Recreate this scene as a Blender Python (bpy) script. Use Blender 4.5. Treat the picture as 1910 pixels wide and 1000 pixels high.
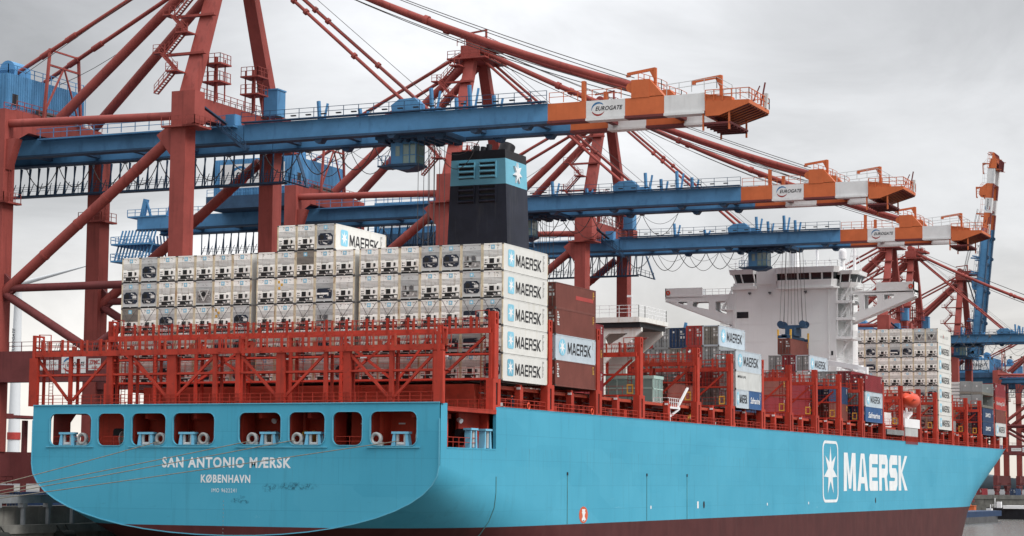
import bpy, math, random
from mathutils import Vector, Matrix
R_ = math.radians
random.seed(7)
for _o in list(bpy.data.objects): bpy.data.objects.remove(_o)
S = bpy.context.scene
COL = S.collection

# ------------------------------------------------------------------ camera
cam = bpy.data.cameras.new('camera'); camo = bpy.data.objects.new('camera', cam); COL.objects.link(camo)
yaw, pitch, roll = 0.41425332, 0.10023243, 0.00796782
fw = Vector((-math.sin(yaw)*math.cos(pitch), math.cos(yaw)*math.cos(pitch), math.sin(pitch)))
rt = Vector((math.cos(yaw), math.sin(yaw), 0)); up = rt.cross(fw)
r2 = rt*math.cos(roll) + up*math.sin(roll); u2 = r2.cross(fw)
M = Matrix((r2, u2, -fw)).transposed().to_4x4(); M.translation = Vector((113.148, -185.203, 13.976))
camo.matrix_world = M
cam.sensor_fit = 'HORIZONTAL'; cam.sensor_width = 36.0; cam.lens = 36.0*3908.263/1910.0
cam.clip_start = 1.0; cam.clip_end = 20000
S.camera = camo

# ------------------------------------------------------------------ sky, sun, exposure
SUN_EL, SUN_AZ = R_(42), R_(100)          # azimuth measured from +Y clockwise
W = bpy.data.worlds.new('World'); S.world = W; W.use_nodes = True
nt = W.node_tree; N = nt.nodes; L = nt.links
for n in list(N): N.remove(n)
def node(t, **k):
    n = N.new(t)
    for a, b in k.items(): setattr(n, a, b)
    return n
out = node('ShaderNodeOutputWorld'); add = node('ShaderNodeAddShader')
bg1 = node('ShaderNodeBackground'); bg2 = node('ShaderNodeBackground')
sky = node('ShaderNodeTexSky', sky_type='NISHITA', sun_disc=False); sky.sun_elevation = SUN_EL; sky.sun_rotation = SUN_AZ
L.new(sky.outputs[0], bg1.inputs[0]); bg1.inputs[1].default_value = 0.004
tc = node('ShaderNodeTexCoord'); sep = node('ShaderNodeSeparateXYZ'); L.new(tc.outputs['Generated'], sep.inputs[0])
ramp = node('ShaderNodeValToRGB'); L.new(sep.outputs[2], ramp.inputs[0])      # overcast luminance by elevation
cr = ramp.color_ramp; cr.elements[0].position = 0.0; cr.elements[0].color = (.80, .74, .66, 1)
cr.elements[1].position = 1.0; cr.elements[1].color = (2.1, 2.13, 2.18, 1)
for p, c in ((.05, (.74, .71, .675, 1)), (.12, (.70, .705, .715, 1)), (.22, (.72, .73, .75, 1)), (.32, (.95, .96, .98, 1))):
    e = cr.elements.new(p); e.color = c
mp = node('ShaderNodeMapping'); mp.inputs['Scale'].default_value = (5.5, 5.5, 12.0); mp.inputs['Location'].default_value = (5.7, .45, .0)
L.new(tc.outputs['Generated'], mp.inputs[0])
no = node('ShaderNodeTexNoise'); no.inputs['Scale'].default_value = 1.0; no.inputs['Detail'].default_value = 8; no.inputs['Roughness'].default_value = .60
no.inputs['Distortion'].default_value = .5; L.new(mp.outputs[0], no.inputs['Vector'])
r3 = node('ShaderNodeMapRange'); r3.inputs[1].default_value = .32; r3.inputs[2].default_value = .68; r3.inputs[3].default_value = .78; r3.inputs[4].default_value = 1.14; L.new(no.outputs[0], r3.inputs[0])
last = r3.outputs[0]
def bank(d, width, gain):        # a broad bright or dark bank of cloud round one direction
    global last
    dp = node('ShaderNodeVectorMath', operation='DOT_PRODUCT'); L.new(tc.outputs['Generated'], dp.inputs[0]); dp.inputs[1].default_value = d
    wob = node('ShaderNodeMath', operation='MULTIPLY_ADD'); L.new(no.outputs[0], wob.inputs[0]); wob.inputs[1].default_value = .012; L.new(dp.outputs['Value'], wob.inputs[2])
    mr = node('ShaderNodeMapRange', interpolation_type='SMOOTHSTEP'); mr.inputs[1].default_value = math.cos(R_(width))+.006; mr.inputs[2].default_value = 1.006; mr.inputs[3].default_value = 1; mr.inputs[4].default_value = gain
    L.new(wob.outputs[0], mr.inputs[0]); q = node('ShaderNodeMath', operation='MULTIPLY'); L.new(last, q.inputs[0]); L.new(mr.outputs[0], q.inputs[1]); last = q.outputs[0]
bank((-.4409, .8777, .1878), 12, 1.30); bank((-.61, .755, .24), 12, .66); bank((-.20, .945, .225), 10, .75); bank((-.2103, .968, .135), 6, 1.12); bank((-.60, .80, .02), 9, 1.25); bank((-.52, .845, .10), 7, 1.15)
mx = node('ShaderNodeMix', data_type='RGBA', blend_type='MULTIPLY'); mx.inputs[0].default_value = 1
L.new(ramp.outputs[0], mx.inputs[6]); L.new(last, mx.inputs[7]); L.new(mx.outputs[2], bg2.inputs[0]); bg2.inputs[1].default_value = .578
L.new(bg1.outputs[0], add.inputs[0]); L.new(bg2.outputs[0], add.inputs[1]); L.new(add.outputs[0], out.inputs[0])
sl = bpy.data.lights.new('sun', 'SUN'); sl.energy = 1.5; sl.angle = R_(22); sl.color = (1, .965, .92)
so = bpy.data.objects.new('sun', sl); COL.objects.link(so)
sd = Vector((math.sin(SUN_AZ)*math.cos(SUN_EL), math.cos(SUN_AZ)*math.cos(SUN_EL), math.sin(SUN_EL)))
so.rotation_euler = sd.to_track_quat('Z', 'Y').to_euler(); so.location = (200, 0, 200)
S.view_settings.view_transform = 'Standard'; S.view_settings.look = 'None'; S.view_settings.exposure = .79; S.view_settings.gamma = 1
S.cycles.max_bounces = 6

# ------------------------------------------------------------------ materials
def paint(name, col, rough=.5, var=.12, streak=0., scol=(.25, .13, .06), scale=.5, sscale=(2.5, 2.5, .18), speck=0., metallic=0., bump=0., ovar=0.):
    m = bpy.data.materials.new(name); m.use_nodes = True; t = m.node_tree; n_ = t.nodes; l_ = t.links
    b = n_['Principled BSDF']; b.inputs['Roughness'].default_value = rough; b.inputs['Metallic'].default_value = metallic
    b.inputs['Specular IOR Level'].default_value = .2
    tc = n_.new('ShaderNodeTexCoord'); oi = n_.new('ShaderNodeObjectInfo')
    mu = n_.new('ShaderNodeMath'); mu.operation = 'MULTIPLY'; mu.inputs[1].default_value = 37.; l_.new(oi.outputs['Random'], mu.inputs[0])
    ad = n_.new('ShaderNodeVectorMath'); ad.operation = 'ADD'; l_.new(tc.outputs['Object'], ad.inputs[0]); l_.new(mu.outputs[0], ad.inputs[1])
    ns = n_.new('ShaderNodeTexNoise'); ns.inputs['Scale'].default_value = scale; ns.inputs['Detail'].default_value = 6; ns.inputs['Roughness'].default_value = .62
    l_.new(ad.outputs[0], ns.inputs['Vector'])
    rp = n_.new('ShaderNodeMapRange'); rp.inputs[1].default_value = .3; rp.inputs[2].default_value = .7; l_.new(ns.outputs[0], rp.inputs[0])
    mx = n_.new('ShaderNodeMix'); mx.data_type = 'RGBA'; l_.new(rp.outputs[0], mx.inputs[0])
    mx.inputs[6].default_value = tuple(max(0, c*(1-var)) for c in col)+(1,); mx.inputs[7].default_value = tuple(min(1, c*(1+var)) for c in col)+(1,)
    last = mx.outputs[2]
    if streak:
        mp = n_.new('ShaderNodeMapping'); mp.inputs['Scale'].default_value = sscale; l_.new(ad.outputs[0], mp.inputs[0])
        n2 = n_.new('ShaderNodeTexNoise'); n2.inputs['Scale'].default_value = 1; n2.inputs['Detail'].default_value = 4; l_.new(mp.outputs[0], n2.inputs['Vector'])
        r2 = n_.new('ShaderNodeMapRange'); r2.inputs[1].default_value = .56; r2.inputs[2].default_value = .74; r2.inputs[4].default_value = streak; l_.new(n2.outputs[0], r2.inputs[0])
        m2 = n_.new('ShaderNodeMix'); m2.data_type = 'RGBA'; l_.new(r2.outputs[0], m2.inputs[0]); l_.new(last, m2.inputs[6]); m2.inputs[7].default_value = tuple(scol)+(1,)
        last = m2.outputs[2]
    if speck:
        n3 = n_.new('ShaderNodeTexNoise'); n3.inputs['Scale'].default_value = 2.2; n3.inputs['Detail'].default_value = 8; l_.new(ad.outputs[0], n3.inputs['Vector'])
        r4 = n_.new('ShaderNodeMapRange'); r4.inputs[1].default_value = .60; r4.inputs[2].default_value = .68; r4.inputs[4].default_value = speck; l_.new(n3.outputs[0], r4.inputs[0])
        m3 = n_.new('ShaderNodeMix'); m3.data_type = 'RGBA'; l_.new(r4.outputs[0], m3.inputs[0]); l_.new(last, m3.inputs[6]); m3.inputs[7].default_value = tuple(scol)+(1,)
        last = m3.outputs[2]
    if ovar:
        m4 = n_.new('ShaderNodeMapRange'); m4.inputs[3].default_value = 1-ovar; m4.inputs[4].default_value = 1+ovar*.35; l_.new(oi.outputs['Random'], m4.inputs[0])
        m5 = n_.new('ShaderNodeVectorMath'); m5.operation = 'SCALE'; l_.new(last, m5.inputs[0]); l_.new(m4.outputs[0], m5.inputs['Scale']); last = m5.outputs[0]
    l_.new(last, b.inputs['Base Color'])
    if bump:
        bp = n_.new('ShaderNodeBump'); bp.inputs['Strength'].default_value = bump; bp.inputs['Distance'].default_value = .1; l_.new(ns.outputs[0], bp.inputs['Height']); l_.new(bp.outputs[0], b.inputs['Normal'])
    return m
K = {}
K['crane_red'] = paint('crane_red', (.270, .060, .050), .6, .18, .6, (.14, .03, .026), .25, (1.6, 1.6, .12), speck=.18, ovar=.12)
K['crane_dark'] = paint('crane_maroon', (.135, .034, .034), .65, .2, .5, (.07, .02, .02), .3, speck=.15)
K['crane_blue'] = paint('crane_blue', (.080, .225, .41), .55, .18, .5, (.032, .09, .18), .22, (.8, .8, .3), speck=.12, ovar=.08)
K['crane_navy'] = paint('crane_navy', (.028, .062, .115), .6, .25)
K['orange'] = paint('boom_orange', (.50, .125, .045), .5, .12, .2, (.35, .08, .03))
K['boomwhite'] = paint('boom_white', (.62, .62, .62), .5, .08, .25, (.42, .41, .40))
K['white'] = paint('white_paint', (.74, .74, .75), .45, .05, .18, (.55, .54, .52))
K['house_white'] = paint('deckhouse_white', (.74, .745, .745), .5, .04, .15, (.52, .51, .50), .15)
K['house_rust'] = paint('weathered_white', (.70, .69, .66), .5, .07, .5, (.45, .30, .18))
K['ship_red'] = paint('deck_red', (.40, .042, .025), .6, .18, .55, (.20, .035, .025), .5, speck=.4, ovar=.22)
K['ship_red_dark'] = paint('deck_red_worn', (.22, .030, .022), .6, .25, .5, (.10, .03, .025), .4, speck=.5)
K['ship_red_rust'] = paint('deck_red_rusty', (.38, .060, .035), .6, .25, .6, (.17, .055, .03), .5, speck=.6)
K['port_red'] = paint('deck_red_brightened', (.52, .062, .034), .6, .15, .5, (.26, .05, .03), .6, speck=.3)  # deck red brightened in colour because little light enters the stern ports
K['hull_letter'] = paint('weathered_white_lettering', (.72, .74, .75), .5, .08, .3, (.45, .60, .66), .4, (1.2, 1.2, .15), speck=.35)
K['rim_blue'] = paint('rim_blue', (.10, .36, .49), .5, .1)
K['fair_blue'] = paint('pale_blue_paint', (.16, .43, .60), .45, .08)
K['grey'] = paint('galvanised_grey', (.42, .43, .43), .5, .15, .3, (.25, .2, .15))
K['rail_grey'] = paint('weathered_rail', (.20, .21, .22), .6, .3, .4, (.1, .08, .06))
K['chock_grey'] = paint('chock_grey', (.33, .34, .34), .6, .2, .4, (.2, .12, .07))
K['dgrey'] = paint('dark_grey', (.10, .10, .105), .6, .25)
K['black'] = paint('black_paint', (.018, .018, .022), .5, .3)
K['ink'] = paint('black_lettering', (.022, .022, .026), .5, .1)
K['signblue'] = paint('sign_blue', (.03, .14, .30), .5, .1)
K['signred'] = paint('sign_red', (.28, .035, .03), .5, .1)
K['reefer'] = paint('reefer_white_lifted', (.88, .87, .82), .45, .06, .55, (.40, .31, .19), .7, (3, 3, .35), speck=.3, ovar=.14)  # reefer front white, brightened in colour to offset the weak light on aft faces
K['reefer_side'] = paint('reefer_side_dimmed', (.63, .625, .60), .4, .06, .35, (.50, .47, .38), .5, (1.5, 1.5, .3), speck=.08, ovar=.06)  # same white darkened in colour against the strong light on the sides
K['reefer_post'] = paint('rust_stained_post', (.60, .52, .37), .55, .25, .95, (.27, .14, .05), 1.2, (2, 2, .7), speck=.5)
K['reefer_brown'] = paint('faded_brown_panel', (.24, .215, .185), .5, .15, .4, (.35, .33, .3))
K['unit_navy'] = paint('cooling_unit_navy', (.018, .024, .04), .45, .4)
K['slot'] = paint('unit_recess_black', (.02, .02, .02), .7, .3)
K['unit_bits'] = paint('unit_pipes', (.26, .25, .24), .5, .5, scale=3)
K['sky_star'] = paint('emblem_blue', (.22, .50, .64), .45, .12)
K['sky_star2'] = paint('emblem_teal', (.15, .38, .50), .45, .12)
K['yellow'] = paint('yellow_paint', (.62, .36, .06), .5, .15)
K['c_brown'] = paint('container_brown', (.155, .050, .040), .55, .14, .35, (.075, .028, .025), .5, speck=.15)
K['c_maroon'] = paint('container_maroon', (.19, .024, .030), .5, .15, .3, (.1, .02, .02))
K['c_red'] = paint('container_red', (.34, .045, .04), .5, .15, .4, (.2, .04, .03))
K['c_grey'] = paint('container_grey', (.245, .262, .262), .5, .13, .4, (.15, .13, .11), speck=.2)
K['c_lgrey'] = paint('container_light_grey', (.44, .50, .55), .5, .09, .3, (.28, .29, .29), speck=.15)
K['c_pale'] = paint('container_pale_grey', (.52, .53, .52), .5, .09, .4, (.33, .30, .26), speck=.1)
K['c_navy'] = paint('container_navy', (.022, .045, .10), .5, .2, .3, (.05, .06, .08))
K['c_blue'] = paint('container_blue', (.040, .10, .23), .5, .15, .3, (.03, .05, .09))
K['c_taupe'] = paint('container_taupe', (.20, .19, .165), .55, .15, .4, (.11, .08, .06), speck=.3)
K['frame_dark'] = paint('container_frame', (.10, .095, .09), .6, .3, .5, (.12, .06, .03), 2.)
K['lifeboat'] = paint('lifeboat_orange', (.62, .075, .035), .4, .08)
K['cabin_green'] = paint('pale_green_cabin', (.36, .50, .46), .4, .08)
K['concrete'] = paint('quay_concrete', (.17, .165, .15), .85, .3, .6, (.06, .055, .05), .4, (1, 1, .2), bump=.4)
K['wallblack'] = paint('quay_wall_wet', (.018, .02, .018), .7, .4)
K['funnel_dark'] = paint('funnel_black_blue', (.022, .026, .040), .55, .25, .6, (.065, .066, .072), .35, (1.2, 1.2, .12))
K['funnel_blue'] = paint('funnel_blue', (.16, .43, .56), .5, .06)
K['turbine'] = paint('turbine_grey', (.58, .60, .62), .5, .03)
K['rope'] = paint('mooring_rope', (.19, .17, .135), .8, .3, scale=3)
K['cable'] = paint('dark_cable', (.085, .08, .08), .6, .2)
K['skin'] = paint('skin', (.5, .3, .22), .6, .05); K['cloth'] = paint('dark_overalls', (.03, .035, .05), .8, .2)
def glass(name, col, rough=.08, trans=0.):
    m = bpy.data.materials.new(name); m.use_nodes = True; b = m.node_tree.nodes['Principled BSDF']
    b.inputs['Base Color'].default_value = col+(1,); b.inputs['Roughness'].default_value = rough; b.inputs['Transmission Weight'].default_value = trans
    b.inputs['Specular IOR Level'].default_value = .6
    return m
K['glass'] = glass('dark_window_glass', (.02, .025, .03)); K['green_glass'] = glass('green_window_glass', (.25, .38, .36), .05, .35)

# hull paint: blue above, red-brown boot top below, plating tint, scrapes
def hull_material():
    m = bpy.data.materials.new('hull_paint'); m.use_nodes = True; t = m.node_tree; n_ = t.nodes; l_ = t.links
    b = n_['Principled BSDF']; b.inputs['Roughness'].default_value = .5; b.inputs['Specular IOR Level'].default_value = .12
    tc = n_.new('ShaderNodeTexCoord'); sp = n_.new('ShaderNodeSeparateXYZ'); l_.new(tc.outputs['Object'], sp.inputs[0])
    def mth(op, a, bv, clamp=False):
        q = n_.new('ShaderNodeMath'); q.operation = op; q.use_clamp = clamp
        for i, v in ((0, a), (1, bv)):
            if isinstance(v, (int, float)): q.inputs[i].default_value = v
            else: l_.new(v, q.inputs[i])
        return q.outputs[0]
    def mixc(f, a, c, blend='MIX'):
        q = n_.new('ShaderNodeMix'); q.data_type = 'RGBA'; q.blend_type = blend
        for i, v in ((0, f), (6, a), (7, c)):
            if isinstance(v, (int, float)): q.inputs[i].default_value = v
            elif isinstance(v, tuple): q.inputs[i].default_value = v+(1,)
            else: l_.new(v, q.inputs[i])
        return q.outputs[2]
    def noise(scale, det=5, vec=None, rough=.55):
        q = n_.new('ShaderNodeTexNoise'); q.inputs['Scale'].default_value = scale; q.inputs['Detail'].default_value = det; q.inputs['Roughness'].default_value = rough
        l_.new(vec or tc.outputs['Object'], q.inputs['Vector']); return q.outputs[0]
    def rng(v, a, c, lo=0., hi=1.):
        q = n_.new('ShaderNodeMapRange'); q.inputs[1].default_value = a; q.inputs[2].default_value = c; q.inputs[3].default_value = lo; q.inputs[4].default_value = hi
        l_.new(v, q.inputs[0]); return q.outputs[0]
    # plating: strakes along the side
    cv = n_.new('ShaderNodeCombineXYZ'); l_.new(mth('ADD', sp.outputs[1], sp.outputs[0]), cv.inputs[0]); l_.new(sp.outputs[2], cv.inputs[1])
    bk = n_.new('ShaderNodeTexBrick'); l_.new(cv.outputs[0], bk.inputs['Vector']); bk.inputs['Scale'].default_value = 1.
    bk.inputs['Brick Width'].default_value = 13.; bk.inputs['Row Height'].default_value = 2.65; bk.inputs['Mortar Size'].default_value = .035; bk.inputs['Mortar Smooth'].default_value = .4
    bk.inputs['Color1'].default_value = (.975, .98, .98, 1); bk.inputs['Color2'].default_value = (1.02, 1.02, 1.02, 1); bk.inputs['Mortar'].default_value = (.86, .88, .89, 1); bk.inputs['Bias'].default_value = 0
    blue = mixc(rng(noise(.09, 6), .35, .65), (.058, .312, .450), (.072, .346, .490))
    blue = mixc(1., blue, bk.outputs[0], 'MULTIPLY')
    mp = n_.new('ShaderNodeMapping'); mp.inputs['Scale'].default_value = (1.2, 1.2, .12); l_.new(tc.outputs['Object'], mp.inputs[0])
    blue = mixc(rng(noise(1., 6, mp.outputs[0]), .56, .80, 0, .34), blue, (.04, .17, .23))
    vo = n_.new('ShaderNodeTexVoronoi'); vo.distance = 'CHEBYCHEV'; vo.inputs['Scale'].default_value = 1.
    mv = n_.new('ShaderNodeMapping'); mv.inputs['Scale'].default_value = (.12, .075, .19); l_.new(tc.outputs['Object'], mv.inputs[0]); l_.new(mv.outputs[0], vo.inputs['Vector'])
    sv = n_.new('ShaderNodeSeparateXYZ'); l_.new(vo.outputs['Color'], sv.inputs[0])
    blue = mixc(rng(sv.outputs[0], .55, .6, 0, .10), blue, (.11, .40, .54)); blue = mixc(rng(sv.outputs[1], .7, .74, 0, .12), blue, (.04, .25, .37))
    mp5 = n_.new('ShaderNodeMapping'); mp5.inputs['Scale'].default_value = (2.4, 2.4, .07); l_.new(tc.outputs['Object'], mp5.inputs[0])
    under = mth('MULTIPLY', rng(sp.outputs[2], 12.5, 17.1, 0., 1.), mth('LESS_THAN', sp.outputs[2], 17.15))
    blue = mixc(mth('MULTIPLY', rng(noise(1., 5, mp5.outputs[0], .65), .55, .75, 0, .5), under), blue, (.07, .12, .12))
    mp3 = n_.new('ShaderNodeMapping'); mp3.inputs['Scale'].default_value = (.5, .12, 1.6); l_.new(tc.outputs['Object'], mp3.inputs[0])
    low = rng(sp.outputs[2], 9.2, 13.5, 1., 0.)
    blue = mixc(mth('MULTIPLY', rng(noise(1., 7, mp3.outputs[0], .7), .62, .72, 0, .35), low), blue, (.04, .12, .15))
    blue = mixc(mth('MULTIPLY', rng(noise(.8, 8, mp3.outputs[0], .75), .66, .70, 0, .5), low), blue, (.42, .62, .68))
    # dark scrapes on the transom
    def blob(cx, cz, rx, rz):
        a = mth('DIVIDE', mth('SUBTRACT', sp.outputs[0], cx), rx); c = mth('DIVIDE', mth('SUBTRACT', sp.outputs[2], cz), rz)
        d = mth('ADD', mth('MULTIPLY', a, a), mth('MULTIPLY', c, c)); on = mth('LESS_THAN', sp.outputs[1], .05)
        return mth('MULTIPLY', mth('MULTIPLY', mth('SUBTRACT', 1.15, d, True), on), rng(noise(1.7, 8, None, .8), .47, .60), True)
    for q in ((8.2, 13.05, 2.6, .42), (5.2, 12.85, 1.0, .5), (1.2, 11.55, .7, .28), (2.2, 11.4, .6, .25), (1.9, 11.9, .5, .2)):
        blue = mixc(blob(*q), blue, (.012, .04, .06))
    red = mixc(rng(noise(.3, 6), .3, .7), (.060, .015, .016), (.084, .022, .022))
    mp2 = n_.new('ShaderNodeMapping'); mp2.inputs['Scale'].default_value = (.8, .8, .1); l_.new(tc.outputs['Object'], mp2.inputs[0])
    red = mixc(rng(noise(1., 5, mp2.outputs[0]), .5, .8, 0, .4), red, (.105, .04, .038))
    red = mixc(rng(noise(.55, 10, None, .8), .665, .70, 0, .75), red, (.30, .21, .20))
    line = rng(sp.outputs[2], 8.93, 8.97)
    col = mixc(line, red, blue)
    l_.new(col, b.inputs['Base Color'])
    bp = n_.new('ShaderNodeBump'); bp.inputs['Strength'].default_value = .35; bp.inputs['Distance'].default_value = .12
    l_.new(noise(.22, 2), bp.inputs['Height']); l_.new(bp.outputs[0], b.inputs['Normal'])
    return m
K['hull'] = hull_material()

# ------------------------------------------------------------------ mesh builder
class MB:
    def __init__(s): s.v = []; s.f = []; s.m = []; s.s = []
    def add(s, vs, fs, mi=0, smooth=False):
        o = len(s.v); s.v += [tuple(v) for v in vs]
        for f in fs: s.f.append([i+o for i in f]); s.m.append(mi); s.s.append(smooth)
        return s
    def box(s, x0, x1, y0, y1, z0, z1, mi=0):
        return s.add([(x0,y0,z0),(x1,y0,z0),(x1,y1,z0),(x0,y1,z0),(x0,y0,z1),(x1,y0,z1),(x1,y1,z1),(x0,y1,z1)],
                     [(3,2,1,0),(4,5,6,7),(0,1,5,4),(1,2,6,5),(2,3,7,6),(3,0,4,7)], mi)
    def beam(s, p, q, w, h=None, mi=0, upv=(0,0,1)):
        p = Vector(p); q = Vector(q); h = h or w; d = (q-p).normalized(); a = d.cross(Vector(upv))
        if a.length < 1e-4: a = d.cross(Vector((0,1,0)))
        a.normalize(); b = a.cross(d); vs = []
        for c in (p, q):
            for i, j in ((-1,-1),(1,-1),(1,1),(-1,1)): vs.append(c + a*(i*w/2) + b*(j*h/2))
        return s.add(vs, [(0,1,2,3),(7,6,5,4),(0,4,5,1),(1,5,6,2),(2,6,7,3),(3,7,4,0)], mi)
    def tube(s, p, q, r, n=10, mi=0, r2=None, cap=True):
        p = Vector(p); q = Vector(q); d = (q-p).normalized(); a = d.orthogonal().normalized(); b = d.cross(a); r2 = r if r2 is None else r2
        vs = [p + (a*math.cos(2*math.pi*i/n) + b*math.sin(2*math.pi*i/n))*r for i in range(n)] + [q + (a*math.cos(2*math.pi*i/n) + b*math.sin(2*math.pi*i/n))*r2 for i in range(n)]
        s.add(vs, [(i, (i+1)%n, n+(i+1)%n, n+i) for i in range(n)], mi, True)
        if cap: s.add(vs, [tuple(range(n-1,-1,-1)), tuple(range(n,2*n))], mi)
        return s
    def path(s, pts, r, n=6, mi=0):
        for a, b in zip(pts, pts[1:]): s.tube(a, b, r, n, mi, cap=False)
        return s
    def prism(s, pts, f, t, mi=0):          # convex 2D polygon -> f(u,v,w) for w in (0,t)
        n = len(pts); vs = [f(u, v, 0) for u, v in pts] + [f(u, v, t) for u, v in pts]
        return s.add(vs, [tuple(range(n)), tuple(range(2*n-1, n-1, -1))] + [(i, n+i, n+(i+1)%n, (i+1)%n) for i in range(n)], mi)
    def rail(s, pts, h=1.1, step=1.6, r=.035, mi=0, rails=(1., .55)):
        for a, b in zip(pts, pts[1:]):
            a = Vector(a); b = Vector(b); L_ = (b-a).length; k = max(1, round(L_/step))
            for i in range(k+1):
                c = a.lerp(b, i/k); s.beam(c, c+Vector((0,0,h)), r*2, mi=mi)
            for e in rails: s.beam(a+Vector((0,0,h*e)), b+Vector((0,0,h*e)), r*1.7, mi=mi)
        return s
    def build(s, name, mats, parent=None, off=(0,0,0)):
        me = bpy.data.meshes.new(name); o_ = Vector(off)
        me.from_pydata([tuple(Vector(v)-o_) for v in s.v], [], s.f)
        for m in (mats if isinstance(mats, (list, tuple)) else [mats]): me.materials.append(K[m])
        me.polygons.foreach_set('material_index', s.m); me.polygons.foreach_set('use_smooth', s.s); me.update()
        o = bpy.data.objects.new(name, me); COL.objects.link(o)
        if parent: o.parent = parent
        return o
def tag(o, label=None, cat=None, group=None, kind=None):
    if label: o['label'] = label
    if cat: o['category'] = cat
    if group: o['group'] = group
    if kind: o['kind'] = kind
    return o
def empty(name, loc=(0,0,0)):
    o = bpy.data.objects.new(name, None); o.empty_display_size = .5; COL.objects.link(o); o.location = loc; return o
KIDS = {}
def kids(o): return [c for c in COL.objects if c.parent is o]
def copy_tree(o, children, parent=None):
    c = o.copy(); COL.objects.link(c); c.parent = parent
    for ch in children.get(o.name, ()): copy_tree(ch, children, c)
    return c
def child_map():
    d = {}
    for o in COL.objects:
        if o.parent: d.setdefault(o.parent.name, []).append(o)
    return d

# filled 2D shapes (holes allowed) and text, returned as (verts2d, faces)
def curve_to_mesh(cu):
    ob = bpy.data.objects.new('tmp_curve', cu); COL.objects.link(ob)
    bpy.context.view_layer.update(); dg = bpy.context.evaluated_depsgraph_get(); ev = ob.evaluated_get(dg); me = ev.to_mesh()
    vs = [tuple(v.co) for v in me.vertices]; fs = [tuple(p.vertices) for p in me.polygons]
    ev.to_mesh_clear(); bpy.data.objects.remove(ob); bpy.data.curves.remove(cu); return vs, fs
def fill2d(loops, thick=0.):
    cu = bpy.data.curves.new('tmp_fill', 'CURVE'); cu.dimensions = '2D'; cu.fill_mode = 'BOTH'; cu.extrude = thick/2
    for lp in loops:
        sp = cu.splines.new('POLY'); sp.points.add(len(lp)-1); sp.use_cyclic_u = True
        for i, (x, y) in enumerate(lp): sp.points[i].co = (x, y, 0, 1)
    return curve_to_mesh(cu)
def text2d(s, bold=0., shear=0., spacing=1.):
    cu = bpy.data.curves.new('tmp_text', 'FONT'); cu.body = s; cu.size = 1; cu.offset = bold; cu.shear = shear; cu.space_character = spacing; cu.resolution_u = 3
    return curve_to_mesh(cu)
def fit(vf, u0, u1, v0, v1):        # scale 2D verts into a rectangle
    vs, fs = vf; xs = [v[0] for v in vs]; ys = [v[1] for v in vs]; a, b, c, d = min(xs), max(xs), min(ys), max(ys)
    return [(u0+(v[0]-a)/(b-a)*(u1-u0), v0+(v[1]-c)/(d-c)*(v1-v0)) for v in vs], fs
def rrect(x0, x1, y0, y1, r, n=4):
    pts = []
    for cx, cy, a in ((x1-r, y1-r, 0), (x0+r, y1-r, 90), (x0+r, y0+r, 180), (x1-r, y0+r, 270)):
        for i in range(n+1): t = R_(a+90*i/n); pts.append((cx+r*math.cos(t), cy+r*math.sin(t)))
    return pts
def star7(cx, cy, rx, ry, inner=.42):
    pts = []
    for i in range(14):
        t = math.pi/2 + math.pi*i/7; q = 1 if i % 2 == 0 else inner; pts.append((cx+rx*q*math.cos(t), cy+ry*q*math.sin(t)))
    return pts
# block capitals of the container line, cap height 1
def caps(t):
    g = {}; c = .16
    g['M'] = (1.22, [[(0,0),(.04,1),(t*1.35,1),(.61,.42),(1.22-t*1.35,1),(1.18,1),(1.22,0),(1.22-t,0),(1.22-t*1.05,.66),(.61+t*.38,.06),(.61-t*.38,.06),(t*1.05,.66),(t,0)]])
    g['A'] = (1.10, [[(0,0),(.36,1),(.74,1),(1.10,0),(1.10-t,0),(1.10-t-.07,.2),(t+.07,.2),(t,0)], [(t+.13,.37),(.97-t,.37),(.58,.86),(.52,.86)]])
    g['E'] = (.92, [[(c*.6,0),(0,c*.6),(0,1-c*.6),(c*.6,1),(.92,1),(.92,1-t*.9),(t,1-t*.9),(t,.5+t*.45),(.85,.5+t*.45),(.85,.5-t*.45),(t,.5-t*.45),(t,t*.9),(.92,t*.9),(.92,0)]])
    g['R'] = (1.0, [[(0,0),(0,1),(.84,1),(.97,1-c),(.97,.5),(.86,.38),(1.0,0),(1.0-t*1.05,0),(.86-t*.9,.36),(t,.36),(t,0)], [(t,.36+t*.85),(.97-t-.03,.36+t*.85),(.97-t,.36+t*.85+.04),(.97-t,1-t*.9),(t,1-t*.9)]])
    g['S'] = (.94, [[(0,.0),(0,t*.9),(.94-t-.04,t*.9),(.94-t,t*.9+.05),(.94-t,.5-t*.5),(.94-t-.05,.5-t*.45),(c,.5-t*.45),(0,.5-t*.45+c),(0,1-c),(c,1),(.94,1),(.94,1-t*.9),(t+.04,1-t*.9),(t,1-t*.9-.05),(t,.5+t*.5),(t+.05,.5+t*.45),(.94-c,.5+t*.45),(.94,.5+t*.45-c),(.94,c),(.94-c,0)]])
    g['K'] = (1.05, [[(0,0),(0,1),(t,1),(t,.58),(.74,1),(1.05,1),(.44,.52),(1.05,0),(.72,0),(t,.42),(t,0)]])
    return g
def wordmark(word, t, gap=.14):
    g = caps(t); x = 0; loops = []
    for ch in word:
        w, ls = g[ch]
        loops += [[(x+a, b) for a, b in l] for l in ls]; x += w+gap
    return fill2d(loops)
WM_FAT = wordmark('MAERSK', .30, .13); WM_THIN = wordmark('MAERSK', .185, .17)
PX = lambda x: (lambda u, v, w=0: (x+w, u, v))        # plane facing +X (u = Y, v = Z)
NY = lambda y: (lambda u, v, w=0: (u, y-w, v))        # plane facing -Y (u = X, v = Z)
def put(mb, vf, f, mi=0): return mb.add([f(v[0], v[1]) for v in vf[0]], vf[1], mi)
EG_TXT = text2d('EUROGATE', .018, .28, 1.05)
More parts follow.
